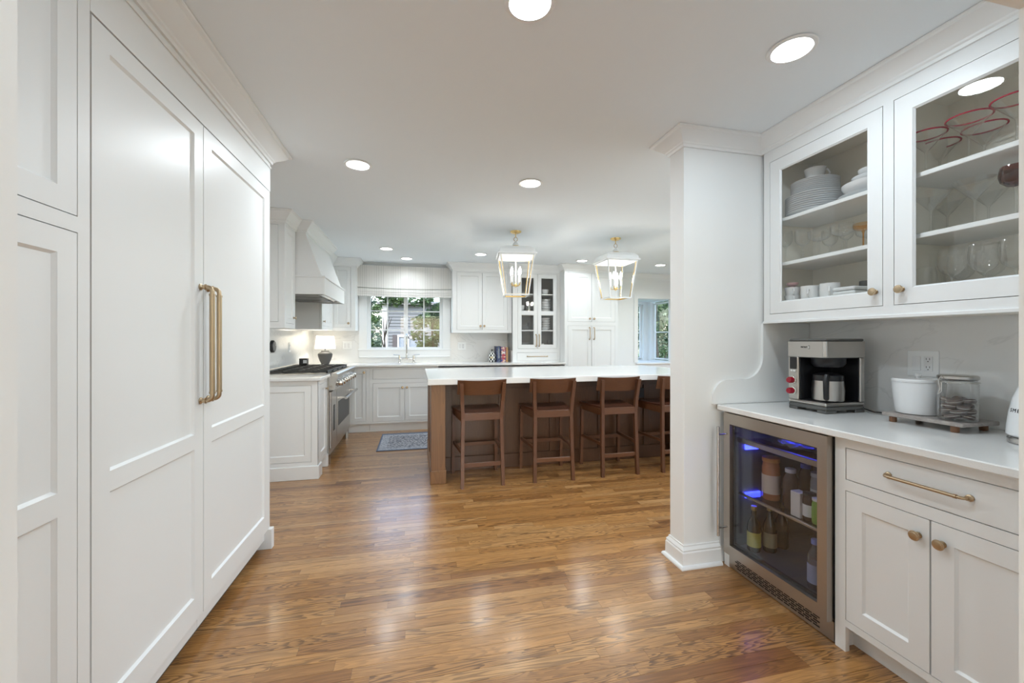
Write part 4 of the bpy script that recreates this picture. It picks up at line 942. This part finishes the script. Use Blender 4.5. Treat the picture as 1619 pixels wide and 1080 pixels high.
# carafe
cc = (2.08, 1.7125); dv = Vector((cx0 - cc[0], cy0 - cc[1], 0)).normalized()
t = thing('carafe', 'steel thermal carafe with black lid and handle inside the coffee maker', 'carafe', (cc[0], cc[1], CT + .056))
obj('carafe_body', MB().lathe([(.064, CT + .056), (.069, CT + .06), (.0705, CT + .11), (.066, CT + .165), (.05, CT + .172)], 36, (*cc, 0)), M['bru'], t, 40)
obj('lid', MB().lathe([(.0665, CT + .160), (.068, CT + .166), (.066, CT + .188), (.04, CT + .198), (.02, CT + .20), (0, CT + .20)], 36, (*cc, 0)), M['black'], t, 40)
hp = [Vector((*cc, CT + .185)) + dv * .05, Vector((*cc, CT + .186)) + dv * .09, Vector((*cc, CT + .172)) + dv * .102, Vector((*cc, CT + .12)) + dv * .104, Vector((*cc, CT + .075)) + dv * .092, Vector((*cc, CT + .07)) + dv * .069]
obj('handle', MB().tube(hp, [.012, .013, .013, .0125, .012, .009], 10), M['black'], t, 40)
mb = MB().tube([(2.229, 1.70, CT + .03), (2.265, 1.69, CT + .018), (2.28, 1.66, CT + .005), (2.26, 1.62, CT + .004), (2.285, 1.58, CT + .004), (2.325, 1.60, CT + .004)], .003, 8); solo('power_cord', mb, M['black'], 'black power cord trailing behind the coffee maker', 'cord', smooth=50)
# marble tray
t = thing('serving_board', 'grey marble serving board on small wooden feet', 'board', (2.178, 1.312, CT))
obj('slab', MB().box(2.075, 2.282, 1.168, 1.456, CT + .026, CT + .042, .003), M['tray'], t)
for x in (2.098, 2.258):
    for y in (1.205, 1.425): obj('foot', MB().lathe([(.012, CT + .0005), (.0135, CT + .004), (.0135, CT + .026)], 18, (x, y, 0)), M['kraft'], t, 40)
TZ = CT + .0425
t = thing('canister', 'round white ceramic canister on the marble board', 'canister', (2.178, 1.378, TZ))
obj('pot', MB().lathe([(.070, 0), (.076, .003), (.084, .07), (.089, .136), (.089, .141), (0, .141)], 48).move((2.178, 1.380, TZ)), M['porc'], t, 40)
l = obj('lid', MB().lathe([(.091, .142), (.091, .150), (.086, .155), (0, .158)], 48).move((2.178, 1.380, TZ)), M['porc'], t, 40)
obj('knob', MB().lathe([(.008, .156), (.008, .163), (.012, .168), (.011, .176), (0, .178)], 18).move((2.178, 1.380, TZ)), M['porc'], l, 40)
# clip-top jar
J = (2.150, 1.226)
t = thing('clip_jar', 'square-shouldered glass jar with steel clip lid on the marble board', 'jar', (*J, TZ))
obj('jar_glass', MB().lathe([(.050, 0), (.058, .003), (.060, .01), (.060, .150), (.054, .160), (.056, .163)], 36).move((*J, TZ)), M['crystal'], t, 40)
l = obj('lid', MB().lathe([(0, .166), (.056, .166), (.061, .170), (.061, .180), (.056, .184), (0, .184)], 36).move((*J, TZ)), M['steel'], t, 40)
mb = MB().tube([(J[0] + .062 * math.cos(a), J[1] + .062 * math.sin(a), TZ + .156) for a in [2 * PI * i / 28 for i in range(28)]], .0018, 6, True); obj('wire_ring', mb, M['chrome'], t, 40)
dj = Vector((-.96, .28, 0)); p = Vector((*J, TZ)) + dj * .063
mb = MB().tube([p + Vector((0, 0, .18)), p + dj * .012 + Vector((0, 0, .165)), p + dj * .006 + Vector((0, 0, .13)), p + dj * .012 + Vector((0, 0, .108)), p + Vector((0, 0, .118)), p + Vector((0, 0, .155))], .0022, 6); obj('clip', mb, M['chrome'], t, 40)
pod = mesh_of(MB().lathe([(0, -.007), (.023, -.008), (.0265, 0), (.023, .008), (0, .010)], 14), 'coffee_pod', smooth=40); pod.materials.append(mat('brown_wrapper', (.085, .055, .045), .6))
foil = mesh_of(MB().lathe([(.0258, .0022), (.0266, .0020), (.0268, .0004), (.026, .0002)], 14), 'foil_edge', smooth=40); foil.materials.append(M['chrome'])
k = 0
for lev in range(4):
    for i in range(4):
        a = i * PI / 2 + lev * .6; r = .028
        o = inst('wrapped_sweet', pod, (J[0] + r * math.cos(a), J[1] + r * math.sin(a), TZ + .0165 + lev * .021 + rnd.uniform(0, .002)), 'brown wrapped sweet with silver edge inside the clip-top jar', 'sweet', 'wrapped sweets in the jar')
        o.rotation_euler = (rnd.uniform(-.35, .35), rnd.uniform(-.35, .35), rnd.uniform(0, 6)); inst('foil_edge', foil, (0, 0, 0), parent=o)
# kettle
K = (2.138, .985)
t = thing('kettle', 'white retro kettle at the picture edge of the bar counter', 'kettle', (*K, CT))
obj('power_base', MB().lathe([(.080, CT + .0005), (.083, CT + .004), (.083, CT + .018), (.076, CT + .024), (0, CT + .024)], 40, (*K, 0)), M['chrome'], t, 40)
kp = [(.080, .026), (.086, .032), (.0845, .06), (.079, .11), (.070, .16), (.056, .20), (.04, .222), (.02, .23), (0, .231)]
kb = obj('kettle_body', MB().lathe([(r, CT + z) for r, z in kp], 44, (*K, 0)), M['porc'], t, 40)
obj('lid_knob', MB().lathe([(.006, CT + .229), (.006, CT + .238), (.014, CT + .243), (.012, CT + .252), (0, CT + .254)], 18, (*K, 0)), M['chrome'], kb, 40)
hd_a = math.radians(75)
mb = MB().tube([(K[0] + r * math.cos(hd_a), K[1] - r * math.sin(hd_a), CT + z) for r, z in ((.05, .20), (.095, .215), (.13, .19), (.135, .12), (.115, .065), (.083, .06))], .011, 10); obj('handle', mb, M['porc'], t, 40)
A0 = math.atan2(0 - K[1], 0 - K[0]) - .84       # lettering turned a little away from the camera
def wrap(a, b, c):
    z = CT + .118 + b; r = .0786 - (z - CT - .11) * .18 + .0006 + c; th = A0 + a / .078; return (K[0] + r * math.cos(th), K[1] + r * math.sin(th), z)
obj('lettering', text_mb('SMEG', .019, .0006, wrap, False, 1.3), mat('kettle_lettering', (.05, .05, .055), .3, .6), kb)
# switch and outlet behind the canister
plate('outlet_plate', 'white switch and outlet plate on the marble behind the canister', Face('-x', XBAR - .006), 1.458, 1.178, .125, .122, 2, ['socket', 'switch'])

# ================================================================== CROCKERY AND GLASSWARE
def me(mb, name, m, sm=40): x = mesh_of(mb, name, smooth=sm); x.materials.append(m); return x
def shell(prof, seg=28): return MB().olathe(prof, seg)
PL_BIG = me(MB().lathe([(0, .004), (.08, .004), (.10, .010), (.138, .017), (.1395, .019), (.10, .013), (.08, .007), (0, .007)], 40), 'dinner_plate', M['porc'])
PL_SM = me(MB().lathe([(0, .003), (.065, .003), (.085, .010), (.112, .016), (.1135, .018), (.085, .013), (.065, .006), (0, .006)], 40), 'side_plate', M['porc'])
def solid_bowl(r, h, foot=.45, t=.004):
    o = [(0, 0), (r * foot, 0), (r * foot, .006)] + [(r * (foot + (1 - foot) * math.sin(a)), .006 + (h - .006) * (1 - math.cos(a))) for a in [PI / 2 * i / 6 for i in range(1, 7)]]
    i_ = [(x - t, z + t * .2) for x, z in reversed(o[3:])] + [(r * foot - t, .010), (0, .010)]
    return MB().lathe(o + i_, 32)
def mug_mb(r, h, hr, ang, flare=0):
    mb = MB().lathe([(0, 0), (r * .85, 0), (r * .95, .004), (r, .02), (r + flare, h), (r + flare - .004, h), (r - .004, .02), (0, .008)], 28)
    d = Vector((math.cos(ang), math.sin(ang), 0)); z0 = h * .5
    mb.tube([d * (r - .002) + Vector((0, 0, z0 + hr)), d * (r + hr * .7) + Vector((0, 0, z0 + hr)), d * (r + hr * 1.2) + Vector((0, 0, z0)), d * (r + hr * .7) + Vector((0, 0, z0 - hr)), d * (r - .002) + Vector((0, 0, z0 - hr))], .0045, 8); return mb
S1, S2, S0 = 1.9855, 1.7325, 1.4925       # shelf tops and cabinet floor
z = S1
for i in range(9): inst('dinner_plate', PL_BIG, (2.170, 1.862, z), 'white dinner plate in the tall stack under the cup', 'plate', 'dinner plates of the tall stack'); z += .0112
for i in range(8): inst('side_plate', PL_SM, (2.170, 1.862, z), 'white side plate in the upper half of the tall stack', 'plate', 'side plates of the tall stack'); z += .0098
z += .006
solo('cream_jug', mug_mb(.040, .072, .022, -1.0, .012).move((2.165, 1.856, z)), M['porc'], 'white flared cup with handle on top of the plate stack', 'cup', smooth=40)
inst('dinner_plate', PL_BIG, (2.18, 1.565, S1), 'white plate under the bowls at the cabinet centre stile', 'plate')
zz = S1 + .020
for r, h, n in ((.125, .055, 'large white serving bowl on the plate, top shelf'), (.085, .045, 'middle white bowl of the stack on the top shelf'), (.06, .045, 'smallest white bowl topping the stack on the top shelf')):
    solo('bowl', solid_bowl(r, h).move((2.18, 1.565, zz)), M['porc'], n, 'bowl', smooth=40); zz += h * .8
def goblet(h, rb, hb, rf=.034, flare=0, seg=26, knop=False, prof=None):   # thin-walled stemware
    st_ = h - hb
    p = [(0, .002), (rf, .0015), (rf, .003), (.006, .008), (.0035, .02)]
    if knop: p += [(.0035, st_ * .4), (.009, st_ * .5), (.0035, st_ * .62)]
    p += [(.0035, st_ - .012), (.008, st_)]
    p += prof or [(rb * math.sin(a) * (1 if a < 1.7 else 1), st_ + hb * .52 * (1 - math.cos(a))) for a in [PI * .5 * i / 5 for i in range(1, 6)]] + [(rb * .97 + flare * .5, st_ + hb * .78), (rb * .90 + flare, h)]
    return p
def glass_me(name, prof, m): return me(shell(prof, 28), name, m, 60)
WINE = glass_me('wine_glass', goblet(.185, .036, .09), M['crystal']); CUTG = glass_me('cut_goblet', goblet(.165, .038, .085, knop=True, flare=.004), M['crystal'])
COUPE = glass_me('coupe_glass', goblet(.14, .050, .055, flare=.006), M['crystal']); MART = glass_me('martini_glass', goblet(.175, .06, .07, prof=[(.012, .108), (.062, .172), (.064, .175)]), M['crystal'])
BAL = glass_me('balloon_glass', goblet(.16, .044, .105), M['crystal']); COUPE_A = glass_me('amber_coupe', goblet(.12, .04, .035, flare=.004), M['amber'])
STEML = glass_me('stemless_glass', [(0, .002), (.022, .002), (.034, .02), (.039, .05), (.036, .085), (.031, .105)], M['crystal'])
RIM = me(MB().tube([(.0645 * math.cos(a), .0645 * math.sin(a), .1745) for a in [2 * PI * i / 32 for i in range(32)]], .0032, 8, True), 'red_rim', mat('red_rim', (.42, .015, .05), .2))
def put(m_, name, x, y, zf, label, cat='glass', group=None, rz=0): return inst(name, m_, (x, y, zf), label, cat, group, rz=rz)
C_, S_ = math.cos(math.atan(150 / FPX)), math.sin(math.atan(150 / FPX))
def yray(u, x):            # y where the sight line of column u meets the plane x (used to set the glasses out on their shelves)
    a = (u - 809.5) / FPX; return x * (C_ - a * S_) / (S_ + a * C_)
# middle shelf behind the first door
for m_, n, u, x, lab in ((WINE, 'wine_glass', 1242, 2.08, 'slim clear wine glass at the column end of the middle shelf'), (CUTG, 'goblet', 1269, 2.09, 'clear cut goblet, second from the column on the middle shelf'), (COUPE, 'coupe_glass', 1295, 2.09, 'clear coupe glass, third from the column on the middle shelf'),
                         (COUPE, 'coupe_glass', 1332, 2.10, 'clear coupe glass, fourth from the column on the middle shelf'), (CUTG, 'goblet', 1312, 2.24, 'clear cut goblet at the back between the two coupes'), (WINE, 'wine_glass', 1338, 2.25, 'clear wine glass at the back beside the amber coupe'),
                         (WINE, 'wine_glass', 1256, 2.25, 'clear wine glass in the back row by the column'), (COUPE_A, 'coupe_glass', 1365, 2.10, 'amber coupe glass on the middle shelf at the door stile'), (COUPE, 'coupe_glass', 1372, 2.262, 'clear coupe glass behind the amber one')):
    put(m_, n, x, yray(u, x), S2, lab)
# cabinet floor behind the first door
mugA = me(mug_mb(.044, .092, .022, PI + .55), 'mug', M['porc'])
for u, x, lab, rz in ((1281, 2.10, 'white mug nearest the floral cups', 0), (1312, 2.10, 'white mug nearest the flat dishes', .1)): put(mugA, 'mug', x, yray(u, x), S0, lab, 'mug', 'white mugs in the wall cabinet', rz)
cupm = me(mug_mb(.034, .05, .014, PI + .9, .006), 'tea_cup', M['porc'])
yy = yray(1253, 2.09)
for i, lab in enumerate(('bottom white tea cup of the pair by the column', 'top white tea cup of the pair by the column')): put(cupm, 'tea_cup', 2.09, yy, S0 + i * .046, lab, 'cup')
pink = mat('pink_floral_glaze', (.5, .3, .32), .3); solo('sugar_bowl', solid_bowl(.03, .024).move((2.09, yy, S0 + .098)), pink, 'small pink patterned bowl on top of the tea cups', 'bowl', smooth=40)
y_ = yray(1350, 2.12)
for i in range(3): solo('flat_dish', MB().box(2.05, 2.19, y_ - .055, y_ + .055, S0 + i * .021, S0 + i * .021 + .018, .006), M['porc'], ('lowest', 'middle', 'top')[i] + ' white rectangular dish of the stack behind the brass knob', 'dish')
solo('glass_bowl', shell([(0, .002), (.04, .002), (.058, .03), (.062, .06)], 28).move((2.265, yray(1338, 2.265), S0)), M['crystal'], 'clear glass bowl behind the flat dishes', 'bowl', smooth=60)
solo('dark_cup', mug_mb(.036, .10, .018, 1.2).move((2.255, yray(1366, 2.255) - .02, S0)), M['dgrey'], 'dark grey cup behind the door stile', 'cup', smooth=40)
# second door: red-rimmed martini glasses on the top shelf
for i, (u, x) in enumerate(((1464, 2.105), (1486, 2.262), (1532, 2.105), (1608, 2.105), (1556, 2.262))):
    o = put(MART, 'martini_glass', x, yray(u, x), S1, 'clear martini glass with red rim, ' + ('nearest the door stile', 'back row by the stile', 'second in the front row', 'third in the front row, at the jamb', 'second in the back row')[i], 'glass', 'red-rimmed martini glasses'); inst('rim', RIM, (0, 0, 0), parent=o)
for i, (u, x) in enumerate(((1472, 2.105), (1498, 2.262), (1541, 2.105), (1563, 2.262))): put(MART, 'martini_glass', x, yray(u, x), S2, 'clear martini glass without coloured rim, ' + ('nearest the stile', 'second from the stile', 'third from the stile', 'fourth from the stile')[i] + ' on the middle shelf', 'glass', 'plain martini glasses')
yp = yray(1606, 2.11); t = thing('plum_goblet', 'dark plum goblet beside the jamb on the middle shelf', 'glass', (2.11, yp, S2))
obj('bowl', shell([(.004, .113), (.022, .118), (.038, .134), (.043, .155), (.041, .175), (.038, .188)], 28).move((2.11, yp, S2)), M['plumglass'], t, 60)
obj('stem', shell([(0, .002), (.034, .0015), (.034, .003), (.006, .008), (.0035, .02), (.0035, .10), (.007, .113)], 24).move((2.11, yp, S2)), M['crystal'], t, 60)
for i, (m_, u, x) in enumerate(((STEML, 1463, 2.12), (STEML, 1476, 2.25), (BAL, 1505, 2.09), (BAL, 1520, 2.265), (BAL, 1556, 2.09), (BAL, 1607, 2.09), (BAL, 1566, 2.265))):
    put(m_, 'balloon_glass' if m_ is BAL else 'stemless_glass', x, yray(u, x), S0, ('clear stemless glass at the door stile', 'clear stemless glass behind the one at the stile', 'first clear balloon glass of the front row', 'first clear balloon glass of the back row', 'second clear balloon glass of the front row', 'clear balloon glass of the front row at the jamb', 'second clear balloon glass of the back row')[i], 'glass', 'glasses on the cabinet floor')
# glazed tower contents
def at_t(x, zf, mb, lab, cat='bowl', name='bowl', m_=None): solo(name, mb.move((x, 6.44, zf)), m_ or M['porc'], lab, cat, smooth=40)
for i in range(5): at_t(2.045, 1.7345 + i * .042, solid_bowl(.083, .05, .6), ('lowest', 'second', 'middle', 'fourth', 'top')[i] + ' white bowl of the upper stack in the glazed tower')
for i in range(5): at_t(2.045, 1.4495 + i * .038, solid_bowl(.078, .046, .5), ('lowest', 'second', 'middle', 'fourth', 'top')[i] + ' white bowl of the lower stack in the glazed tower')
at_t(2.03, 2.0245, solid_bowl(.072, .085, .5), 'white gravy boat on the top shelf of the glazed tower')
at_t(1.63, 2.0245, MB().lathe([(0, .003), (.07, .003), (.12, .025), (.118, .028), (.07, .008), (0, .008)], 32), 'wide white platter on the top shelf behind the lantern', 'platter', 'platter')
at_t(1.61, 1.7345, solid_bowl(.085, .11, .45), 'white mixing bowl behind the lantern in the glazed tower'); at_t(1.765, 1.7345, MB().lathe([(0, 0), (.05, 0), (.06, .01), (.06, .12), (.05, .14), (.02, .145), (0, .15)], 28), 'polished steel pot beside the mixing bowl in the tower', 'pot', 'steel_pot', M['chrome'])
for i in range(3): at_t(1.66, 1.4495 + i * .03, shell([(0, .002), (.06, .002), (.10, .035), (.112, .06)], 32), ('lowest', 'middle', 'top')[i] + ' nested clear glass bowl in the tower', 'bowl', 'glass_bowl', M['crystal'])
for i in range(5): at_t(1.66, 1.1455 + i * .02, MB().lathe([(0, .004), (.09, .004), (.128, .016), (.129, .019), (.09, .008), (0, .008)], 32), ('lowest', 'second', 'middle', 'fourth', 'top')[i] + ' white plate of the low stack in the tower', 'plate', 'plate')
at_t(1.98, 1.1455, mug_mb(.045, .085, .02, -1.0), 'white cup standing alone on the tower floor', 'cup', 'cup'); at_t(2.11, 1.1455, shell(goblet(.15, .035, .08), 24), 'clear goblet on the tower floor', 'glass', 'goblet', M['crystal'])

# ================================================================== INSIDE THE COOLER
def bottle(x, y, zf, r, h, m_, capm, lab, cat='bottle', labm=None, neck=.45, nh=.25, name='bottle'):
    t = thing(name, lab, cat, (x, y, zf)); hb = h * (1 - nh)
    obj('bottle_body', MB().lathe([(0, .001), (r * .9, .001), (r, .008), (r, hb * .85), (r * .92, hb * .95), (r * neck, hb + h * nh * .35), (r * neck, h * .93), (0, h * .93)], 22).move((x, y, zf)), m_, t, 40)
    obj('cap', MB().lathe([(r * neck * 1.15, h * .90), (r * neck * 1.15, h * .995), (0, h)], 18).move((x, y, zf)), capm, t, 40)
    if labm: obj('paper_label', MB().olathe([(r + .0006, hb * .18), (r + .0006, hb * .68)], 22).move((x, y, zf)), labm, t, 60)
capw = mat('pale_cap', (.55, .57, .65), .4); dark = mat('dark_sauce', (.05, .03, .028), .15); peach = mat('peach_preserve', (.40, .16, .08), .2); lw = M['label_w']; green = mat('green_label', (.25, .42, .08), .5); yel = mat('yellow_label', (.50, .44, .10), .5); glassd = mat('dark_bottle_glass', (.02, .022, .018), .08)
F2 = .4335
bottle(1.86, yray(1219, 1.86), F2, .043, .225, peach, mat('orange_lid', (.5, .2, .06), .4), 'large jar of peach preserve with pale label in the cooler', 'jar', mat('peach_label', (.6, .5, .42), .5), .85, .12, 'jar')
bottle(1.86, yray(1250, 1.86), F2, .034, .20, dark, capw, 'dark sauce bottle with white cap behind the carton', 'bottle', None, .62, .18)
bottle(1.96, yray(1274, 1.96), F2, .032, .215, dark, mat('blue_cap', (.12, .16, .55), .4), 'dark bottle with blue cap in the cooler', 'bottle', None, .62, .18)
y_ = yray(1261, 1.80); solo('carton', MB().box(1.785, 1.835, y_ - .026, y_ + .026, F2, F2 + .12, .002), mat('carton_print', (.66, .63, .62), .5), 'white drink carton on the cooler glass shelf', 'carton')
bottle(1.82, yray(1280, 1.82), F2, .028, .13, dark, M['black'], 'small dark jar with white label beside the carton', 'jar', lw, .85, .14, 'jar')
bottle(1.82, yray(1297, 1.82) + .006, F2, .028, .12, green, lw, 'small green-labelled jar at the cooler door edge', 'jar', green, .85, .14, 'jar')
bottle(1.93, yray(1293, 1.93), F2, .03, .20, mat('grey_tin', (.35, .36, .38), .4), capw, 'pale tin behind the green-labelled jar', 'tin', lw, .85, .12, 'tin')
for u, x, m_, lab in ((1192, 1.80, yel, 'dark bottle with yellow label on the cooler floor'), (1217, 1.88, mat('olive_label', (.28, .24, .15), .5), 'dark bottle with olive label on the cooler floor'), (1207, 2.02, None, 'dark bottle behind the labelled pair on the cooler floor'), (1236, 1.98, None, 'dark bottle nearest the middle of the cooler floor')):
    bottle(x, yray(u, x), .136, .034, .245, glassd, mat('gold_cap', (.45, .35, .15), .3, .8), lab, 'bottle', m_, .36, .36)
bottle(1.80, yray(1289, 1.80), .136, .031, .23, M['crystal'], mat('water_cap', (.2, .25, .6), .4), 'clear water bottle at the cooler door edge', 'bottle', mat('water_label', (.35, .38, .55), .5), .45, .25)
# crumpled plastic pack on the upper shelf
def crumple(c, s, seed, n=10):
    r = random.Random(seed); bm = bmesh.new(); bmesh.ops.create_icosphere(bm, subdivisions=3, radius=1)
    vs = [(c[0] + v.co.x * s[0] * r.uniform(.82, 1.1), c[1] + v.co.y * s[1] * r.uniform(.82, 1.1), c[2] + s[2] * .98 + v.co.z * s[2] * r.uniform(.80, 1.0)) for v in bm.verts]
    fs = [tuple(v.index for v in f.verts) for f in bm.faces]; bm.free(); return MB().add(vs, fs)
solo('plastic_pack', crumple((1.90, 1.70, .7305), (.09, .11, .042), 3), mat('clear_film', (.25, .25, .28), .08), 'crumpled plastic pack on the upper cooler shelf under the blue light', 'pack')
solo('plastic_pack', crumple((1.90, 1.52, .7305), (.08, .055, .035), 5), mat('dark_film', (.10, .10, .12), .1), 'smaller dark plastic pack at the door end of the upper cooler shelf', 'pack')

# ================================================================== OUTSIDE
struct('ground', MB().box(-40, 40, -40, 60, -1.0, -.9), M['lawn'])
t = thing('neighbour_house', 'grey clapboard house seen through the sink window', 'house', (0, 19.5, -.9))
sd = MB()
for i in range(27):
    zb = -.9 + i * .14; sd.prism([(19.0 - .035, zb), (19.0, zb + .14), (19.2, zb + .14), (19.2, zb)], 'x', -1.32, 7.5)
o = obj('siding', sd, M['siding'], t); o['kind'] = 'stuff'
obj('corner_board', MB().box(-1.50, -1.30, 18.93, 19.2, -.9, 2.88), M['house_trim'], t)
obj('gable_wall', MB().box(-1.49, -1.32, 19.2, 24, -.9, 2.88), M['siding'], t)
obj('roof', MB().prism([(18.7, 2.86), (18.7, 2.94), (21.6, 3.25), (24.6, 2.94), (24.6, 2.86)], 'x', -1.7, 8.0), mat('shingle', (.12, .12, .13), .9), t)
Fh = Face('-y', 18.955)
for a0, a1, b0, b1 in ((-.78, -.42, .25, 1.42), (-.42, .02, -.1, 1.35), (2.3, 3.2, .2, 1.9), (4.6, 5.5, .2, 1.9)):
    mb = MB(); grid(Fh, mb, a0 - .08, a1 + .08, b0 - .1, b1 + .1, [(a0, a1, b0, b1)], -.01, .05); Fh.box(mb, a0, a1, (b0 + b1) / 2 - .03, (b0 + b1) / 2 + .03, -.01, .04); q = obj('window', mb, M['house_trim'], t)
    mb = MB(); Fh.box(mb, a0, a1, b0, b1, -.005, .01); obj('pane', mb, M['dark_pane'], q)
mb = MB(); Fh.box(mb, -1.06, -.88, .15, 1.52, -.005, .03); obj('shutter', mb, mat('dark_shutter', (.05, .045, .05), .7), t)
def tree(x, y, h, r, n, m_, label, seed, zlo=.0, leaf=.10, base=-.9, name='tree'):
    r_ = random.Random(seed); t = thing(name, label, 'tree', (x, y, base), 0, 'trees outside the windows'); mb = MB()
    cl = [(x + r_.gauss(0, r * .45), y + r_.gauss(0, r * .45), base + zlo + (h - zlo) * r_.uniform(.05, 1), r * r_.uniform(.22, .42)) for _ in range(max(10, n // 90))]
    for i in range(n):
        c = r_.choice(cl); d = Vector((r_.gauss(0, 1), r_.gauss(0, 1), r_.gauss(0, .8))).normalized() * c[3] * r_.uniform(.5, 1.05)
        p = Vector(c[:3]) + d; u = Vector((r_.gauss(0, 1), r_.gauss(0, 1), r_.gauss(0, .6))).normalized(); v = u.cross(Vector((r_.gauss(0, 1), r_.gauss(0, 1), r_.gauss(0, 1)))).normalized(); s = leaf * r_.uniform(.6, 1.2)
        mb.add([p - u * s, p - v * s * .45, p + u * s, p + v * s * .45], [(0, 1, 2, 3)])
    o = obj('foliage', mb, m_, t, fix=False); o['kind'] = 'stuff'
    tr = MB().tube([(x, y, base), (x + .05, y, base + h * .35), (x - .04, y + .05, base + h * .7)], [r * .05 + .015, r * .04 + .01, .01], 8)
    for k in range(5):
        a = r_.uniform(0, 6.28); zb = base + h * r_.uniform(.2, .6); tr.tube([(x, y, zb), (x + r * .5 * math.cos(a), y + r * .5 * math.sin(a), zb + h * .18)], [.03, .008], 6)
    obj('trunk', tr, M['stem'], t, 50)
tree(-1.78, 13.5, 5.2, .62, 3800, M['leaf1'], 'leafy green tree at the left sash of the sink window', 1, .2, .07)
tree(-1.15, 15.4, 4.3, .55, 900, M['leaf1'], 'thin branches above the grey siding', 12, 3.5, .09)
tree(-.72, 11.6, 1.95, .32, 650, M['leaf1'], 'low bush under the grey siding', 2, .1, .05, name='bush')
tree(.42, 12.2, 4.6, .6, 3400, M['leaf2'], 'shady tree behind the right sash of the sink window', 3, .3, .075)
tree(1.15, 14.5, 5.5, .75, 3000, M['leaf1'], 'broad green tree at the right edge of the sink window', 5, .1, .09)
tree(-2.9, 27.5, 9.0, 2.0, 3000, M['leaf3'], 'pale tall tree far behind the clapboard house', 4, 1.0, .16)
tree(7.5, 13.4, 6.0, 1.4, 6500, M['leaf3'], 'pale green tree filling the bay window', 6, .1, .11)
tree(6.6, 10.4, 4.2, .6, 2600, M['leaf2'], 'dark green tree nearest the bay window', 7, .1, .07)
tree(10.6, 11.2, 6.0, 1.5, 6500, M['leaf3'], 'pale tree beside the one filling the bay window', 8, .1, .11)
tree(13.0, 18.5, 8.0, 2.2, 6500, M['leaf2'], 'tall dark tree behind the others at the bay', 9, .1, .15)
